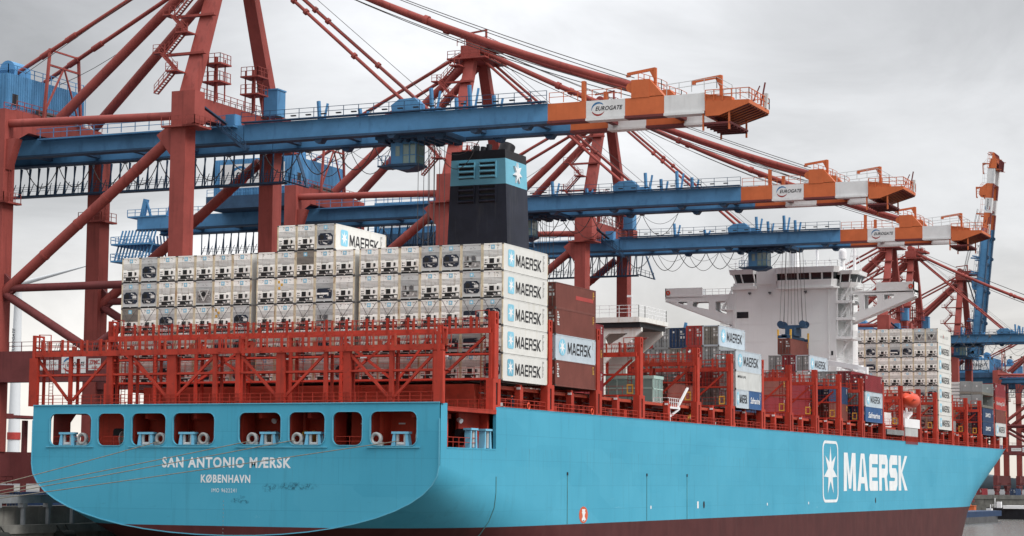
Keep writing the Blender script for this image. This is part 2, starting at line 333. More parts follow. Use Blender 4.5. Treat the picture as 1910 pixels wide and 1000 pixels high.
def eurogate(mb, f, u0, u1, v0, v1, lift, mats=(0, 1, 2, 3)):   # board with two arcs and slanted word; board, blue, red, ink
    h = v1-v0; w = u1-u0
    put(mb, fill2d([[(u0,v0),(u1,v0),(u1,v1),(u0,v1)]]), lambda a, b: f(a, b, lift), mats[0])
    cx = u0+.31*w; cy = (v0+v1)/2; r = .40*h
    def arc(a0, a1, n=12):
        o = []; i_ = []
        for k in range(n+1):
            a = R_(a0+(a1-a0)*k/n); tk = .26*math.sin(math.pi*min(1, max(.0, k/n))*.9+.25)
            o.append((cx+r*1.06*math.cos(a), cy+r*1.06*math.sin(a))); i_.append((cx+r*(1.04-tk)*math.cos(a), cy+r*(1.04-tk)*math.sin(a)))
        return fill2d([o+i_[::-1]])
    put(mb, arc(38, 190), lambda a, b: f(a, b, lift*2), mats[1]); put(mb, arc(200, 338), lambda a, b: f(a, b, lift*2), mats[2])
    put(mb, fit(EG_TXT, u0+.24*w, u1-.05*w, cy-.10*h, cy+.16*h), lambda a, b: f(a, b, lift*3), mats[3])
EGM = ['boomwhite', 'signblue', 'signred', 'ink']
ORD = ['zero','one','two','three','four','five','six','seven','eight','nine','ten','eleven','twelve','thirteen','fourteen','fifteen','sixteen','seventeen','eighteen','nineteen','twenty']

# ------------------------------------------------------------------ setting
tag(MB().box(-6000, 6000, -900, 9000, -12, -10).build('seabed', 'dgrey'), kind='structure')
def water_material():
    m = bpy.data.materials.new('harbour_water'); m.use_nodes = True; t = m.node_tree; b = t.nodes['Principled BSDF']
    b.inputs['Base Color'].default_value = (.075, .078, .07, 1); b.inputs['Roughness'].default_value = .22
    tc = t.nodes.new('ShaderNodeTexCoord'); n1 = t.nodes.new('ShaderNodeTexNoise'); n1.inputs['Scale'].default_value = .55; n1.inputs['Detail'].default_value = 6
    mp = t.nodes.new('ShaderNodeMapping'); mp.inputs['Scale'].default_value = (1.6, .5, 1); t.links.new(tc.outputs['Object'], mp.inputs[0]); t.links.new(mp.outputs[0], n1.inputs['Vector'])
    bp = t.nodes.new('ShaderNodeBump'); bp.inputs['Strength'].default_value = 1.; bp.inputs['Distance'].default_value = .6
    t.links.new(n1.outputs[0], bp.inputs['Height']); t.links.new(bp.outputs[0], b.inputs['Normal']); return m
K['water'] = water_material()
tag(MB().add([(-6000,-900,0),(6000,-900,0),(6000,9000,0),(-6000,9000,0)], [(0,1,2,3)]).build('water', 'water'), kind='structure')
QZ = 8.6
q = MB()
def slab(pts, z0, z1, mi=0): q.prism(pts, lambda u, v, w: (u, v, z1-w), z1-z0, mi)
slab([(-1600,-260), (-26.2,-260), (-26.2,440), (-64,545), (-64,690), (-1600,690)], -10, QZ)
q.box(-1600, 300, 690, 1500, -10, QZ, 0); q.box(-64, 300, 689.7, 690, QZ-1.4, QZ+.3, 0); q.box(-27.6, -25.9, -260, 440, QZ-.9, QZ+.02, 0)
tag(q.build('quay', 'concrete'), kind='structure')
tag(MB().box(-1600, -28, -260, 440, QZ+.004, QZ+.008).box(-1600, 299, 692, 1500, QZ+.004, QZ+.008).build('quay_paving', 'dgrey'), kind='structure')
hl = MB()
for k in range(40):
    x0 = -2600+k*110; h = 22+16*random.random(); hl.add([(x0-130,3300,0),(x0+40,3260,h),(x0+250,3300,0),(x0+40,3500,0)], [(0,2,1),(0,1,3),(1,2,3)], 0, True)
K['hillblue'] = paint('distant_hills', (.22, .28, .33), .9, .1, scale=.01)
tag(hl.build('hills', 'hillblue'), kind='structure')
# quay crash barrier: steel beam on posts in front of a concrete upstand
cb = empty('crash_barrier', (-26.4, 0, QZ)); tag(cb, 'grey steel crash barrier on posts along the quay edge behind the stern', 'barrier')
def pb(name, mat, mb, par, off=(0,0,0)): return mb.build(name, mat, par, off)
OFF = (-26.4, 0, QZ)
pb('rail_beam', 'rail_grey', MB().box(-26.35, -25.95, -200, 60, 10.95, 11.75).box(-26.5, -25.9, -200, 60, 11.75, 11.85), cb, OFF)
pb('concrete_upstand', 'concrete', MB().box(-29, -27.2, -200, 60, QZ+.01, 10.6), cb, OFF)
for k in range(18):
    y = -12+k*4.45
    pb('post', 'rail_grey', MB().box(-26.4, -26.0, y, y+.35, QZ+.03, 10.95).box(-26.6, -25.95, y-.25, y+.6, 10.5, 10.95), cb, OFF)
for k, y in enumerate((-3.5, 8.0, 19.5)):
    f_ = MB(); f_.tube((-25.3, y-1.1, 7.2), (-25.3, y+1.1, 7.2), .75, 14); f_.beam((-25.4, y-.8, 7.9), (-25.9, y-.8, 8.5), .12).beam((-25.4, y+.8, 7.9), (-25.9, y+.8, 8.5), .12)
    tag(f_.build('fender', 'wallblack'), 'black cylindrical rubber fender hung on the dark quay wall, %s' % ('under the mooring lines', 'close to the stern corner', 'behind the hull')[k], 'fender', 'fenders on the quay wall')

# ------------------------------------------------------------------ the ship
Yi = lambda i: 13.744 + 14.5834*i
ship = empty('container_ship', (0, 0, 0)); tag(ship, 'huge light blue container ship with red deck frames moored at the quay, seen from astern', 'container ship')
BH = 24.12; TOP = 21.35
def lerp_tab(x, xs, ys):
    if x <= xs[0]: return ys[0]
    for a, b, c, d in zip(xs, xs[1:], ys, ys[1:]):
        if x <= b: return c+(d-c)*(x-a)/(b-a)
    return ys[-1]
ZT = [0, 4, 8.4, 11.7, 15.1, 18.5, 22.3]; YS = [228, 233, 240, 251.5, 266, 281.5, 297]; LL = [85, 85, 80, 70, 60, 45, 30]
def half(Y, z):
    ys = lerp_tab(z, ZT, YS); l = lerp_tab(z, ZT, LL)
    if Y <= ys: return BH
    t = min(1, (Y-ys)/l); return BH*(1-t*t)
def ztop(Y): return TOP + .02*max(0, Y-250)/10 + max(0, min(1.1, (Y-293)*.09))
stations = [0, 1.72, 3.6, 6, 9, 11.5, 13.5, 17, 21, 26, 32, 40, 50, 62, 76] + list(range(90, 230, 14)) + list(range(230, 290, 5)) + list(range(290, 330, 3))
def section(Y):
    zs = max(-2., 15.2-.2*Y); zc = max(-6., 8.0-.45*Y); n = 2.1; pts = []
    for k in range(13):
        a = math.pi/2*k/12; x = math.sin(a)**(2/n); zz = zs-(zs-zc)*(max(0, math.cos(a))**(2/n)); pts.append((x*half(Y, max(0, zz)), zz))
    rows = [zs+(17.0-zs)*k/8 for k in range(1, 9)] + [18.4, 19.8, None]
    for r in rows:
        z = ztop(Y) if r is None else r; pts.append((half(Y, z), z))
    return pts
secs = [section(y) for y in stations]; nP = len(secs[0])
hull = MB()
for sgn in (1, -1):
    vs = [(sgn*x, y, z) for y, sc in zip(stations, secs) for x, z in sc]; fs = []
    for i in range(len(stations)-1):
        for j in range(nP-1):
            if 1 <= i <= 5 and j >= 20: continue                    # opening of the mooring deck
            a, b, c, d = i*nP+j, (i+1)*nP+j, (i+1)*nP+j+1, i*nP+j+1
            fs.append((a, b, c, d) if sgn > 0 else (d, c, b, a))
    hull.add(vs, fs, 0, True)
# bulwark thickness along the top edge and round the opening
for sgn in (1, -1):
    x = sgn*BH
    hull.box(min(x, x-sgn*.3), max(x, x-sgn*.3), 0, 1.72, 17, TOP) if False else None
    hull.box(*sorted((x-sgn*.02, x-sgn*.35)), 13.5, 13.6, 17, TOP).box(*sorted((x-sgn*.02, x-sgn*.35)), 1.6, 1.72, 17, TOP).box(*sorted((x+sgn*.03, x-sgn*.4)), 1.72, 13.5, 16.9, 17.03)
    for y0, y1 in zip(range(14, 290, 6), range(20, 296, 6)): hull.box(*sorted((x+sgn*.04, x-sgn*.25)), y0, y1, ztop(y0), ztop(y0)+.06)
hob = hull.build('hull', 'hull', ship)
# transom plate with the mooring ports cut out
ports = [(-21.92,-16.6,20.5,17.1),(-15.84,-12.44,20.5,17.1),(-11.61,-7.35,20.5,17.12),(-6.53,-1.46,20.5,17.18),(1.38,6.36,20.5,17.2),(7.22,11.41,20.52,17.18),(12.26,15.64,20.52,17.15),(16.49,21.69,20.54,17.1)]
outline = [(x, z) for x, z in secs[0]]
loop = [(-x, z) for x, z in outline][::-1] + outline[1:]
tv = fill2d([loop]+[rrect(a, b, d, c, .75, 5) for a, b, c, d in ports], .24)
tm = MB(); tm.add([(v[0], .10-v[2], v[1]) for v in tv[0]], tv[1])
tob = tm.build('transom', 'hull', ship)
rim = MB()
for p, q in zip(loop, loop[1:]):
    rim.beam((p[0], -.05, p[1]), (q[0], -.05, q[1]), .10, .10) if max(p[1], q[1]) < TOP-.1 else None
rim.beam((-24.1, -.03, TOP+.03), (24.1, -.03, TOP+.03), .18, .1)
for a, b, c, d in ports:
    pts = rrect(a, b, d, c, .75, 4)
    for p, q in zip(pts, pts[1:]+pts[:1]): rim.beam((p[0], -.04, p[1]), (q[0], -.04, q[1]), .10, .07)
for a, b in ((-22.3,-16.3),(-11.9,-1.2),(1.1,11.7),(16.2,22.0)): rim.box(a, b, -.13, -.02, 16.92, 17.02)
rim.build('edge_rim', 'rim_blue', tob)
# lettering on the stern
lt = MB()
for s, u0, u1, v0, v1 in (('SAN ANTONIO MÆRSK', -7.71, 7.58, 14.85, 15.95), ('KØBENHAVN', -2.99, 2.88, 13.32, 14.18), ('IMO 9622241', -1.67, 1.27, 12.36, 12.76)):
    put(lt, fit(text2d(s, .034 if v0 > 13 else .0, 0, 1.15), u0, u1, v0, v1), NY(-.03)); lt.build('lettering', 'hull_letter', tob); lt = MB()
lt = MB()
for k in range(9): lt.box(-.25, -.19, -.035, -.025, 11.4-k*.4, 11.53-k*.4)
lt.build('draught_marking', 'c_grey', tob)
# star, frame and name on the starboard side
lt = MB(); f = PX(BH+.03)
o = rrect(140.2, 149.75, 10.6, 20.45, 1.5, 5); i_ = rrect(140.75, 149.2, 11.05, 20.0, 1.1, 5)
put(lt, fill2d([o, i_]), f); put(lt, fill2d([star7(144.98, 15.6, 4.1, 4.0, .40)]), f)
put(lt, fit(WM_FAT, 153.1, 198.6, 12.4, 18.7), f); lt.build('lettering', 'hull_letter', hob)
K['marking_orange'] = paint('marking_orange', (.55, .11, .05)); K['drain'] = paint('drain_stain', (.08, .21, .22), .6, .3)
mk = MB(); put(mk, fill2d([[(38+1.35*math.cos(R_(a)), 9.95+.95*math.sin(R_(a))) for a in range(0, 360, 15)]]), PX(BH+.02), 0)
for pts in ([(37.5,10.6),(38.5,10.6),(38.15,9.2),(37.85,9.2)], [(37.3,9.35),(38.7,9.35),(38.2,9.85),(38.6,10.25),(37.4,10.25),(37.8,9.85)], [(37.55,9.25),(38.45,9.25),(38.2,9.6),(37.8,9.6)]):
    put(mk, fill2d([pts]), PX(BH+.026+.004*len(pts)), 1)
mk.build('round_mark', ['marking_orange', 'white'], hob)
put(MB(), fit(text2d('1', .03), 78.3, 78.9, 10.3, 11.2), PX(BH+.02)).build('number_mark', 'white', hob)
for y in (60.5, 110, 132): put(MB(), fill2d([rrect(y-.2, y+.2, 10.4, 10.8, .1, 2)]), PX(BH+.02)).build('dot_mark', 'white', hob)
for y in (81.1, 174.5): put(MB(), fill2d([[(y+.35*math.cos(R_(a)), 10.75+.5*math.sin(R_(a))) for a in range(0, 360, 30)]]), PX(BH+.02)).build('hull_opening', 'black', hob)
for y in (33.1, 59.0, 74.2): MB().box(BH, BH+.05, y-.05, y+.05, 9.0, 14.5, 0).box(BH, BH+.07, y-.16, y+.16, 14.4, 14.75, 1).build('drain_line', ['drain', 'black'], hob)
# frame-line rub strip near the stern following the bilge
st = MB(); pts = [(x, 13.55, z) for x, z in section(13.55) if z > 7 and z < 14.6]
for p, q in zip(pts, pts[1:]): st.beam(Vector(p)+Vector((.03,0,0)), Vector(q)+Vector((.03,0,0)), .08, .08)
st.build('drain_line', 'drain', hob)
# decks and inside of the mooring deck
dk = MB(); dk.box(-23.7, 23.7, .35, 14, 16.7, 16.98, 1).box(-23.95, 23.95, .25, 13.9, 20.62, 20.95, 0).box(-23.7, 23.7, 13.9, 296, 20.7, 21.0, 0)
dk.box(-20, 23.2, 13.3, 13.8, 16.98, 20.62, 0).box(-16.9, -15.5, 5.5, 13.4, 16.98, 20.6, 0)
for a, b in ((-12.3,-11.75), (-7.2,-6.7), (-1.2, -.6), (1.0, 1.35), (6.5, 7.1), (11.6,12.1), (15.8,16.3)): dk.box(a, b, .9, 3.2, 16.98, 20.6, 0)
MB().box(12.1, 22.9, 4.3, 4.5, 16.98, 20.6).box(16.2, 16.6, 2.4, 4.3, 16.98, 20.6).build('bulkhead', 'port_red', ship); MB().box(-18.0, -13.9, 3.4, 3.6, 16.98, 20.6).build('bulkhead', 'port_red', ship)
dk.box(22.0, 22.3, 8.2, 13.4, 16.98, 20.6, 0)
for a, b in ((-10.6, -9.9), (-4.6, -4.0), (3.2, 3.8), (8.9, 9.4), (20.6, 21.1)): dk.beam((a, 1.2, 20.2), (b+1.2, 6, 20.2), .5, .5)
dk.box(BH-.5, BH+.02, 1.75, 13.5, 20.62, 21.0, 0).box(BH-.3, BH+.04, 1.75, 13.5, 20.95, 21.05, 0)
dk.build('deck', ['ship_red', 'ship_red_dark'], ship)
for a, b, y in ((-13.5, -8.9, 5.2), (-8.3, -2.6, 5.6), (-.4, 5.3, 4.8), (6.2, 10.6, 4.9)):
    MB().box(a, b, y, y+.2, 16.98, 20.6).box(a+.3, a+.7, y-.9, y, 16.98, 20.6).box(a, b, y-.5, y, 19.9, 20.6).build('bulkhead', 'port_red', ship)
for x, y in ((-15.5, 3.37), (22.6, 8.15)): put(MB(), fill2d([rrect(x-.7, x+.7, 17.3, 19.0, .35, 4)]), NY(y)).build('doorway', 'black', ship)
MB().box(-20.7, -18.4, 5.6, 5.8, 16.98, 20.62).build('bulkhead', 'ship_red_dark', ship)  # added dark panel, stands in for the crane leg behind and hides bright sky
MB().box(-23.6, -21.5, 2.9, 3.1, 16.98, 20.62, 0).prism([(-21.5, 20.62), (-21.5, 19.6), (-20.7, 20.62)], lambda u, v, w: (u, 2.9+w, v), .2).build('bulkhead', 'ship_red_dark', ship)
def roller(x, par=ship):
    m = MB()
    for s_ in (-1, 1): m.prism([(x+s_*1.0, 17.02), (x+s_*.62, 17.02), (x+s_*.55, 18.35), (x+s_*.78, 18.35)], lambda u, v, w: (u, .25+w, v), .7, 0)
    m.box(x-.95, x+.95, .2, 1.0, 18.3, 18.52, 0).box(x-1, x+1, .2, 1.0, 17.0, 17.1, 0)
    for s_ in (-1, 1): m.tube((x+s_*.42, .55, 17.1), (x+s_*.42, .55, 18.3), .17, 10, 1)
    m.tube((x-.4, .55, 17.3), (x+.4, .55, 17.3), .2, 10, 1)
    m.build('roller_fairlead', ['fair_blue', 'grey'], par)
def chock(x, par=ship):
    m = MB(); vs = []; n = 16
    prof = [(.34, .0), (.42, -.2), (.60, -.28), (.70, -.12), (.66, .3)]
    for i in range(n):
        a = 2*math.pi*i/n
        for r, d in prof: vs.append((x+r*math.cos(a)*.9, .35+d*.9, 17.82+r*.95*math.sin(a)))
    k = len(prof); m.add(vs, [(i*k+j, i*k+j+1, ((i+1)%n)*k+j+1, ((i+1)%n)*k+j) for i in range(n) for j in range(k-1)], 0, True)
    m.box(x-.66, x+.66, .2, .75, 17.0, 17.5); m.build('mooring_chock', 'chock_grey', par)
for x in (-19.95, -10.05, -5.01, 4.67, 9.88, 19.69): roller(x)
for x in (-17.97, -8.21, -3.01, 2.79, 8.03, 17.0): chock(x)
def winch(x, y, z0=17):
    w = MB(); w.tube((x-.9, y, z0+.9), (x+.9, y, z0+.9), .55, 14, 1); 
    for s_ in (-1, -.1, 1): w.tube((x+s_*.95-.05, y, z0+.9), (x+s_*.95+.05, y, z0+.9), .85, 16, 0)
    w.box(x-1.9, x-1.1, y-.5, y+.5, z0, z0+1.2, 2).box(x-1.2, x+1.2, y-.6, y+.6, z0, z0+.25, 2)
    w.build('mooring_winch', ['yellow' if x in (7.6,) else 'grey', 'rope', 'ship_red'], ship)
for x, y in ((-13.8, 3.2), (7.6, 3.0), (21.3, 3.2), (-7.6, 4.0), (-2.2, 4.2), (3.4, 4.2), (-18, 6)): winch(x, y)
for x, y in ((-14, 4.0), (-9.6, 6), (5.2, 3), (10.2, 3), (13.6, 4.4), (17.9, 4.4), (20.8, 4.4)): MB().box(x-.35, x+.35, y-.25, y-.1, 19.35, 19.5).build('deck_lamp', 'white', ship)
for x in (-13.9, 3.4, 20.4): MB().tube((x, 4.0, 19.9), (x, 3.6, 19.7), .22, 10, r2=.3).build('flood_lamp', 'white', ship)
MB().tube((22.4, 8.0, 19.9), (22.8, 7.8, 19.75), .25, 10).build('flood_lamp', 'white', ship)
for p_ in ([(-21.8, .5, 17.0), (-16.7, .5, 17.0)], [(-15.8, .5, 17), (-12.5, .5, 17)], [(12.3, .5, 17), (15.6, .5, 17)], [(23.9, 2.2, 17), (23.9, 9, 17)]): MB().rail(p_, 1.05, 1.4, .03).build('guard_rail', 'ship_red', ship)
lr = MB()
for s_ in (0, 1.5): lr.beam((22.2, 4.2+s_, 17), (22.2, 4.2+s_, 20.0), .09)
for k in range(9): lr.beam((22.2, 4.2, 17.3+k*.33), (22.2, 5.7, 17.3+k*.33), .06)
lr.build('ladder', 'ship_red', ship); lr = MB()
for x in (-19.9, -18.7, -18.2): lr.beam((x, 12.5, 17), (x, 12.5, 19.3), .07)
for z in (18.1, 19.3): lr.beam((-19.9, 12.5, z), (-18.2, 12.5, z), .07)
lr.build('rope_frame', 'ship_red', ship)
for y0 in (8.3, 11.8):      # pale blue roller pair in the side opening
    m = MB()
    for s_ in (-1, 1): m.prism([(y0+s_*.9, 17.02), (y0+s_*.55, 17.02), (y0+s_*.5, 18.9), (y0+s_*.7, 18.9)], lambda u, v, w: (23.3+w, u, v), .7, 0)
    m.box(23.2, 24.1, y0-.85, y0+.85, 18.85, 19.05, 0).tube((23.7, y0-.35, 17.1), (23.7, y0-.35, 18.85), .18, 10, 1).tube((23.7, y0+.35, 17.1), (23.7, y0+.35, 18.85), .18, 10, 1)
    m.build('roller_fairlead', ['fair_blue', 'grey'], ship)

# longitudinal coaming, side rail, stanchions along the deck
cm = MB()
for s_ in (-1, 1):
    cm.box(*sorted((s_*20.6, s_*21.0)), 16.5, 292, 21, 23.4, 0)
    cm.box(*sorted((s_*20.6, s_*22.9)), 16.5, 292, 23.4, 23.75, 0)
    y = 17.5
    while y < 290: cm.box(*sorted((s_*21.0, s_*21.5)), y, y+.25, 21, 23.4, 0).box(*sorted((s_*20.99, s_*21.05)), y+.9, y+1.9, 21.4, 22.5, 1); y += 2.4
cm.box(-20.6, 20.6, 15.6, 56, 21, 23.9, 0).box(-20.6, 20.6, 79, 290, 21, 23.9, 0)
cm.build('hatch_coaming', ['ship_red_rust', 'ship_red_dark'], ship)
bays = [0, 1, 2, 3, 4.5, 5.5, 6.5, 7.5, 8.5, 9.5, 10.5, 11.5, 12.5, 13.5, 14.5, 15.5, 16.5, 17.5, 18.5, 19.5]
for a, b in zip(bays, bays[1:]):
    for s_ in (1, -1):
        if a == 12.5 or a == 11.5: continue
        ym = (Yi(a)+Yi(b))/2+.2; m = MB(); x = s_*23.3
        m.box(x-.32, x+.32, ym-.42, ym+.42, 21, 23.7, 0).box(x-.24, x+.24, ym-.3, ym+.3, 23.7, 24.05, 0).box(x-.1, x+.34, ym-.47, ym-.40, 23.5, 23.75, 1).box(x-.5, x+.2, ym-.3, ym+.3, 21, 21.3, 0)
        m.build('stanchion', ['ship_red', 'white'], ship)
    m = MB(); m.rail([(23.85, Yi(a)+1.1, 21.1), (23.85, Yi(b)-1.1, 21.1)], 1.25, 1.5, .035, rails=(1., .66, .33))
    m.build('side_rail', 'ship_red', ship)
    # clutter on the side passage: boxes, drums, pipes
    m = MB(); random.seed(int(a*10)+3)
    for k in range(5):
        y = random.uniform(Yi(a)+1.5, Yi(b)-1.5); h = random.uniform(.4, 1.5); m.box(22.0, 22.6, y, y+random.uniform(.3, 1.1), 21, 21+h, random.choice((0, 0, 1, 2)))
    m.tube((21.9, Yi(a)+1, 22.3), (21.9, Yi(b)-1, 22.3), .12, 8, 1).tube((21.6, Yi(a)+1, 22.9), (21.6, Yi(b)-1, 22.9), .09, 8, 3)
    if b-a > 1.2: m.tube((22.5, Yi(a)+3, 21), (22.5, Yi(a)+3, 22.2), .5, 10, 4).tube((22.5, Yi(a)+1.6, 21), (22.5, Yi(a)+1.6, 22.2), .45, 10, 4)
    m.build('deck_locker', ['ship_red', 'ship_red_dark', 'grey', 'dgrey', 'c_blue'], ship)
random.seed(11)
# life rings on the side rail
for y in (22.4, 41, 95, 152):
    m = MB(); pr_ = [(23.95+.07*math.cos(R_(b)), (.33+.09*math.sin(R_(b)))) for b in range(0, 360, 60)]; vs = []
    for i in range(14):
        a = 2*math.pi*i/14
        for x, r in pr_: vs.append((x, y+r*math.cos(a), 21.75+r*math.sin(a)))
    m.add(vs, [(i*6+j, i*6+(j+1)%6, ((i+1)%14)*6+(j+1)%6, ((i+1)%14)*6+j) for i in range(14) for j in range(6)], 0, True)
    m.build('life_ring', 'lifeboat', ship)

# lashing bridges
def lashing_bridge(y, xs, thick, zb, zt, diag, z0=21., ends=True, stubs=True, name='lashing_bridge'):
    root = empty(name, (0, y, z0)); root.parent = ship; off = (0, y, z0)
    for x, w in zip(xs, thick):
        MB().box(x-w/2, x+w/2, y-.75, y-.40, z0, zb+.2, 0).box(x-.13, x+.13, y+.6, y+.85, z0, zb, 0).build('post', 'ship_red', root, off)
    if ends:
        for s_ in (-1, 1):
            x = s_*23.65; m = MB()
            m.box(x-.42, x+.42, y-.95, y-.25, z0, 24.3, 0).box(x-.42, x+.42, y+.25, y+.95, z0, 24.3, 0).box(x-.3, x+.3, y-.25, y+.25, z0, 24.0, 1).box(x-.42, x+.42, y-.25, y+.25, 23.9, 24.3, 0).box(x-.42, x+.42, y-.25, y+.25, z0, z0+.6, 0)
            m.box(x-.34, x+.34, y-.5, y+.5, 24.3, zt-1.3, 0).box(x-.34, x+.34, y-.5, y-.22, zt-1.3, zt, 0).box(x-.34, x+.34, y+.22, y+.5, zt-1.3, zt, 0).box(x-.3, x+.3, y-.22, y+.22, zt-.18, zt, 0).box(x-.3, x+.3, y-.22, y+.22, zt-.85, zt-.7, 0)
            m.build('end_post', ['ship_red', 'black'], root, off)
    X = max(abs(xs[0]), abs(xs[-1]))
    b = MB(); b.box(-X, X, y-.9, y-.6, zb+.14, zb+.70, 0).box(-X, X, y+.62, y+.88, zb+.5, zb+.70, 0).box(-X, X, y-.6, y+.62, zb+.58, zb+.64, 1)
    zz = z0+3.2
    while zz < zb-1.2: b.box(-X, X, y-.62, y-.5, zz, zz+.2, 0).box(-X, X, y-.5, y+.62, zz+.1, zz+.15, 1).box(-X, X, y+.62, y+.72, zz, zz+.18, 0); zz += 2.6
    b.build('walkway_beam', ['ship_red', 'ship_red_dark'], root, off)
    for (x0, za), (x1, zb_) in diag: MB().beam((x0, y-.5, za), (x1, y-.5, zb_), .26, .26).build('brace', 'ship_red', root, off)
    r = MB(); zf = zb+.62
    r.rail([(-X, y-.85, zf), (X, y-.85, zf)], 1.15, 2.0, .035).rail([(-X, y+.85, zf), (X, y+.85, zf)], 1.15, 2.0, .035)
    zz = z0+3.4
    while zz < zb-1.2: r.rail([(-X, y-.6, zz), (X, y-.6, zz)], 1.05, 1.9, .024); zz += 2.6
    r.rail([(-X, y-.85, z0), (X, y-.85, z0)], 1.15, 1.2, .03, rails=(1., .66, .33))
    for x in (X-1.2, -X+1.4, X*.32, -X*.4):                           # ladders
        for s_ in (-.25, .25): r.beam((x+s_, y+.1, z0), (x+s_, y+.1, zb+.5), .06)
        z_ = z0+.4
        while z_ < zb+.3: r.beam((x-.25, y+.1, z_), (x+.25, y+.1, z_), .045); z_ += .34
    s = r
    if stubs:
        x = -X+1.0; k = 0
        while x < X-.3:
            s.box(x-.12, x+.12, y-.97, y-.78, zb+.3, zb+1.95, 0).box(x+.62, x+.80, y-.93, y-.78, zb+.5, zb+1.85, 3)
            if k % 3 == 1: s.box(x+1.1, x+1.5, y-.7, y-.4, zb+.7, zb+1.2, 3)
            for q in range(3): s.beam((x+1.2+q*.3, y-.6, zb+.7), (x+1.45+q*.3, y-.55, zb+1.6), .04, mi=1)
            x += 2.445; k += 1
        for s_ in (-1, 1):
            x = s_*(X-.25); s.beam((x, y-.6, zb+.6), (x, y-.6, zb+2.6), .12).beam((x, y-.6, zb+2.55), (x-s_*1.5, y-.6, zb+2.5), .08).beam((x-s_*1.5, y-.6, zb+.6), (x-s_*1.5, y-.6, zb+2.5), .08).tube((x-s_*.3, y-.7, zb+2.1), (x-s_*.5, y-.75, zb+1.95), .14, 8, 2)
    s.build('railing', ['ship_red', 'dgrey', 'white', 'ship_red_rust'], root, off)
    x = -X+3.5
    while x < X: MB().box(x-.35, x+.35, y-.45, y-.3, zb-.55, zb-.42).build('lamp', 'white', root, off); x += 9.0
    return root
SX = [-24.3, -19.9, -14.9, -12.3, -7.2, -1.95, .8, 5.85, 11.05, 13.5, 18.45, 23.55]; ST = [.4, .36, .7, .4, 1.05, .45, .5, 1.0, .38, .8, .4, 1.0]
sd_ = []
for a, m_, b in ((-24.2, -19.9, -15.2), (-12.0, -7.3, -2.2), (1.1, 5.85, 10.8), (13.8, 18.45, 23.2)): sd_ += [((a, 26.3), (m_-.25, 21.9)), ((b, 26.3), (m_+.25, 21.9))]
lashing_bridge(1.2, SX, ST, 26.42, 28.9, sd_, 21.3, ends=False)
for x in (23.8, -24.5): MB().box(x-.16, x+.16, .22, .5, 26.45, 28.9).box(x-.16, x+.16, 1.7, 1.95, 26.45, 28.9).box(x-.16, x+.16, .5, 1.7, 28.7, 28.9).box(x-.16, x+.16, .5, 1.7, 27.5, 27.65).box(x-.5, x+.5, .22, .75, 21.3, 26.45).build('end_post', 'ship_red', ship)
GX = [-23.6, -17.6, -12.2, -6.2, -.2, 6.0, 12.2, 17.5, 23.6]; GT = [.30]*9
gd = [((22.9, 28.7), (17.6, 24.3)), ((-22.9, 28.7), (-17.6, 24.3)), ((12.2, 28.7), (6.0, 24.3)), ((6.0, 28.7), (12.2, 24.3)), ((-12.2, 28.7), (-5.0, 24.3)), ((-5, 28.7), (-12.2, 24.3)), ((16.4, 28.7), (12.8, 24.3))]
lashing_bridge(Yi(0), GX, GT, 28.9, 31.35, gd)
proto = lashing_bridge(Yi(1), GX, GT, 28.9, 31.5, gd)
hm = MB(); a_, b_ = 22.25, 23.1; yy = Yi(1)-.6
hm.box(a_, b_, yy, yy+.08, 24.5, 24.66).box(a_, b_, yy, yy+.08, 25.5, 25.66).box(a_, a_+.16, yy, yy+.08, 24.66, 25.5).box(b_-.16, b_, yy, yy+.08, 24.66, 25.5); hm.build('access_frame', 'yellow', proto, (0, Yi(1), 21))
cmap = child_map()
for b in bays[2:]:
    c = copy_tree(proto, cmap, ship); c.location = (0, Yi(b), 21)
random.seed(5)
# funnel
fn = empty('funnel', (0, 64, 24)); fn.parent = ship; FO = (0, 64, 24)
def frust(mb, z0, z1, mi):
    def ring(z): t = (z-44)/12.5; return (-4.4+.5*t, 4.2-.42*t, 61.0, 68.2-.3*t)
    a = ring(z0); b = ring(z1)
    mb.add([(a[0],a[2],z0),(a[1],a[2],z0),(a[1],a[3],z0),(a[0],a[3],z0),(b[0],b[2],z1),(b[1],b[2],z1),(b[1],b[3],z1),(b[0],b[3],z1)], [(3,2,1,0),(4,5,6,7),(0,1,5,4),(1,2,6,5),(2,3,7,6),(3,0,4,7)], mi)
m = MB(); frust(m, 24, 52.1, 0); frust(m, 52.1, 55.45, 1); frust(m, 55.45, 56.6, 2); m.box(-3.8, 3.7, 61.2, 67.8, 56.3, 56.62, 2)
m.build('casing', ['funnel_dark', 'funnel_blue', 'black'], fn, FO)
for z0, z1, mt in ((52.9, 55.0, 'funnel_blue'), (49.7, 51.9, 'funnel_dark')):
    for x0, x1 in ((-2.75, -.55), (.25, 2.5)):
        g = MB(); g.box(x0, x1, 60.93, 60.98, z0, z1, 1)
        for k in range(3):
            z = z0+.1+k*(z1-z0)/3; g.prism([(z, 60.7), (z+.12, 60.62), (z+(z1-z0)/3-.28, 60.98), (z, 60.98)], lambda u, v, w: (x0+w, v, u), x1-x0, 0)
        g.box(x0-.1, x0, 60.7, 60.98, z0, z1, 0).box(x1, x1+.1, 60.7, 60.98, z0, z1, 0).box(x0-.1, x1+.1, 60.7, 60.98, z1, z1+.1, 0)
        g.build('louvre', [mt, 'slot'], fn, FO)
g = MB(); sv = fill2d([star7(64.6, 53.85, 1.35, 1.45, .38)], .25); g.add([(4.02+v[2]-.02*(v[1]-52), v[0], v[1]) for v in sv[0]], sv[1]); g.build('star_emblem', 'white', fn, FO)
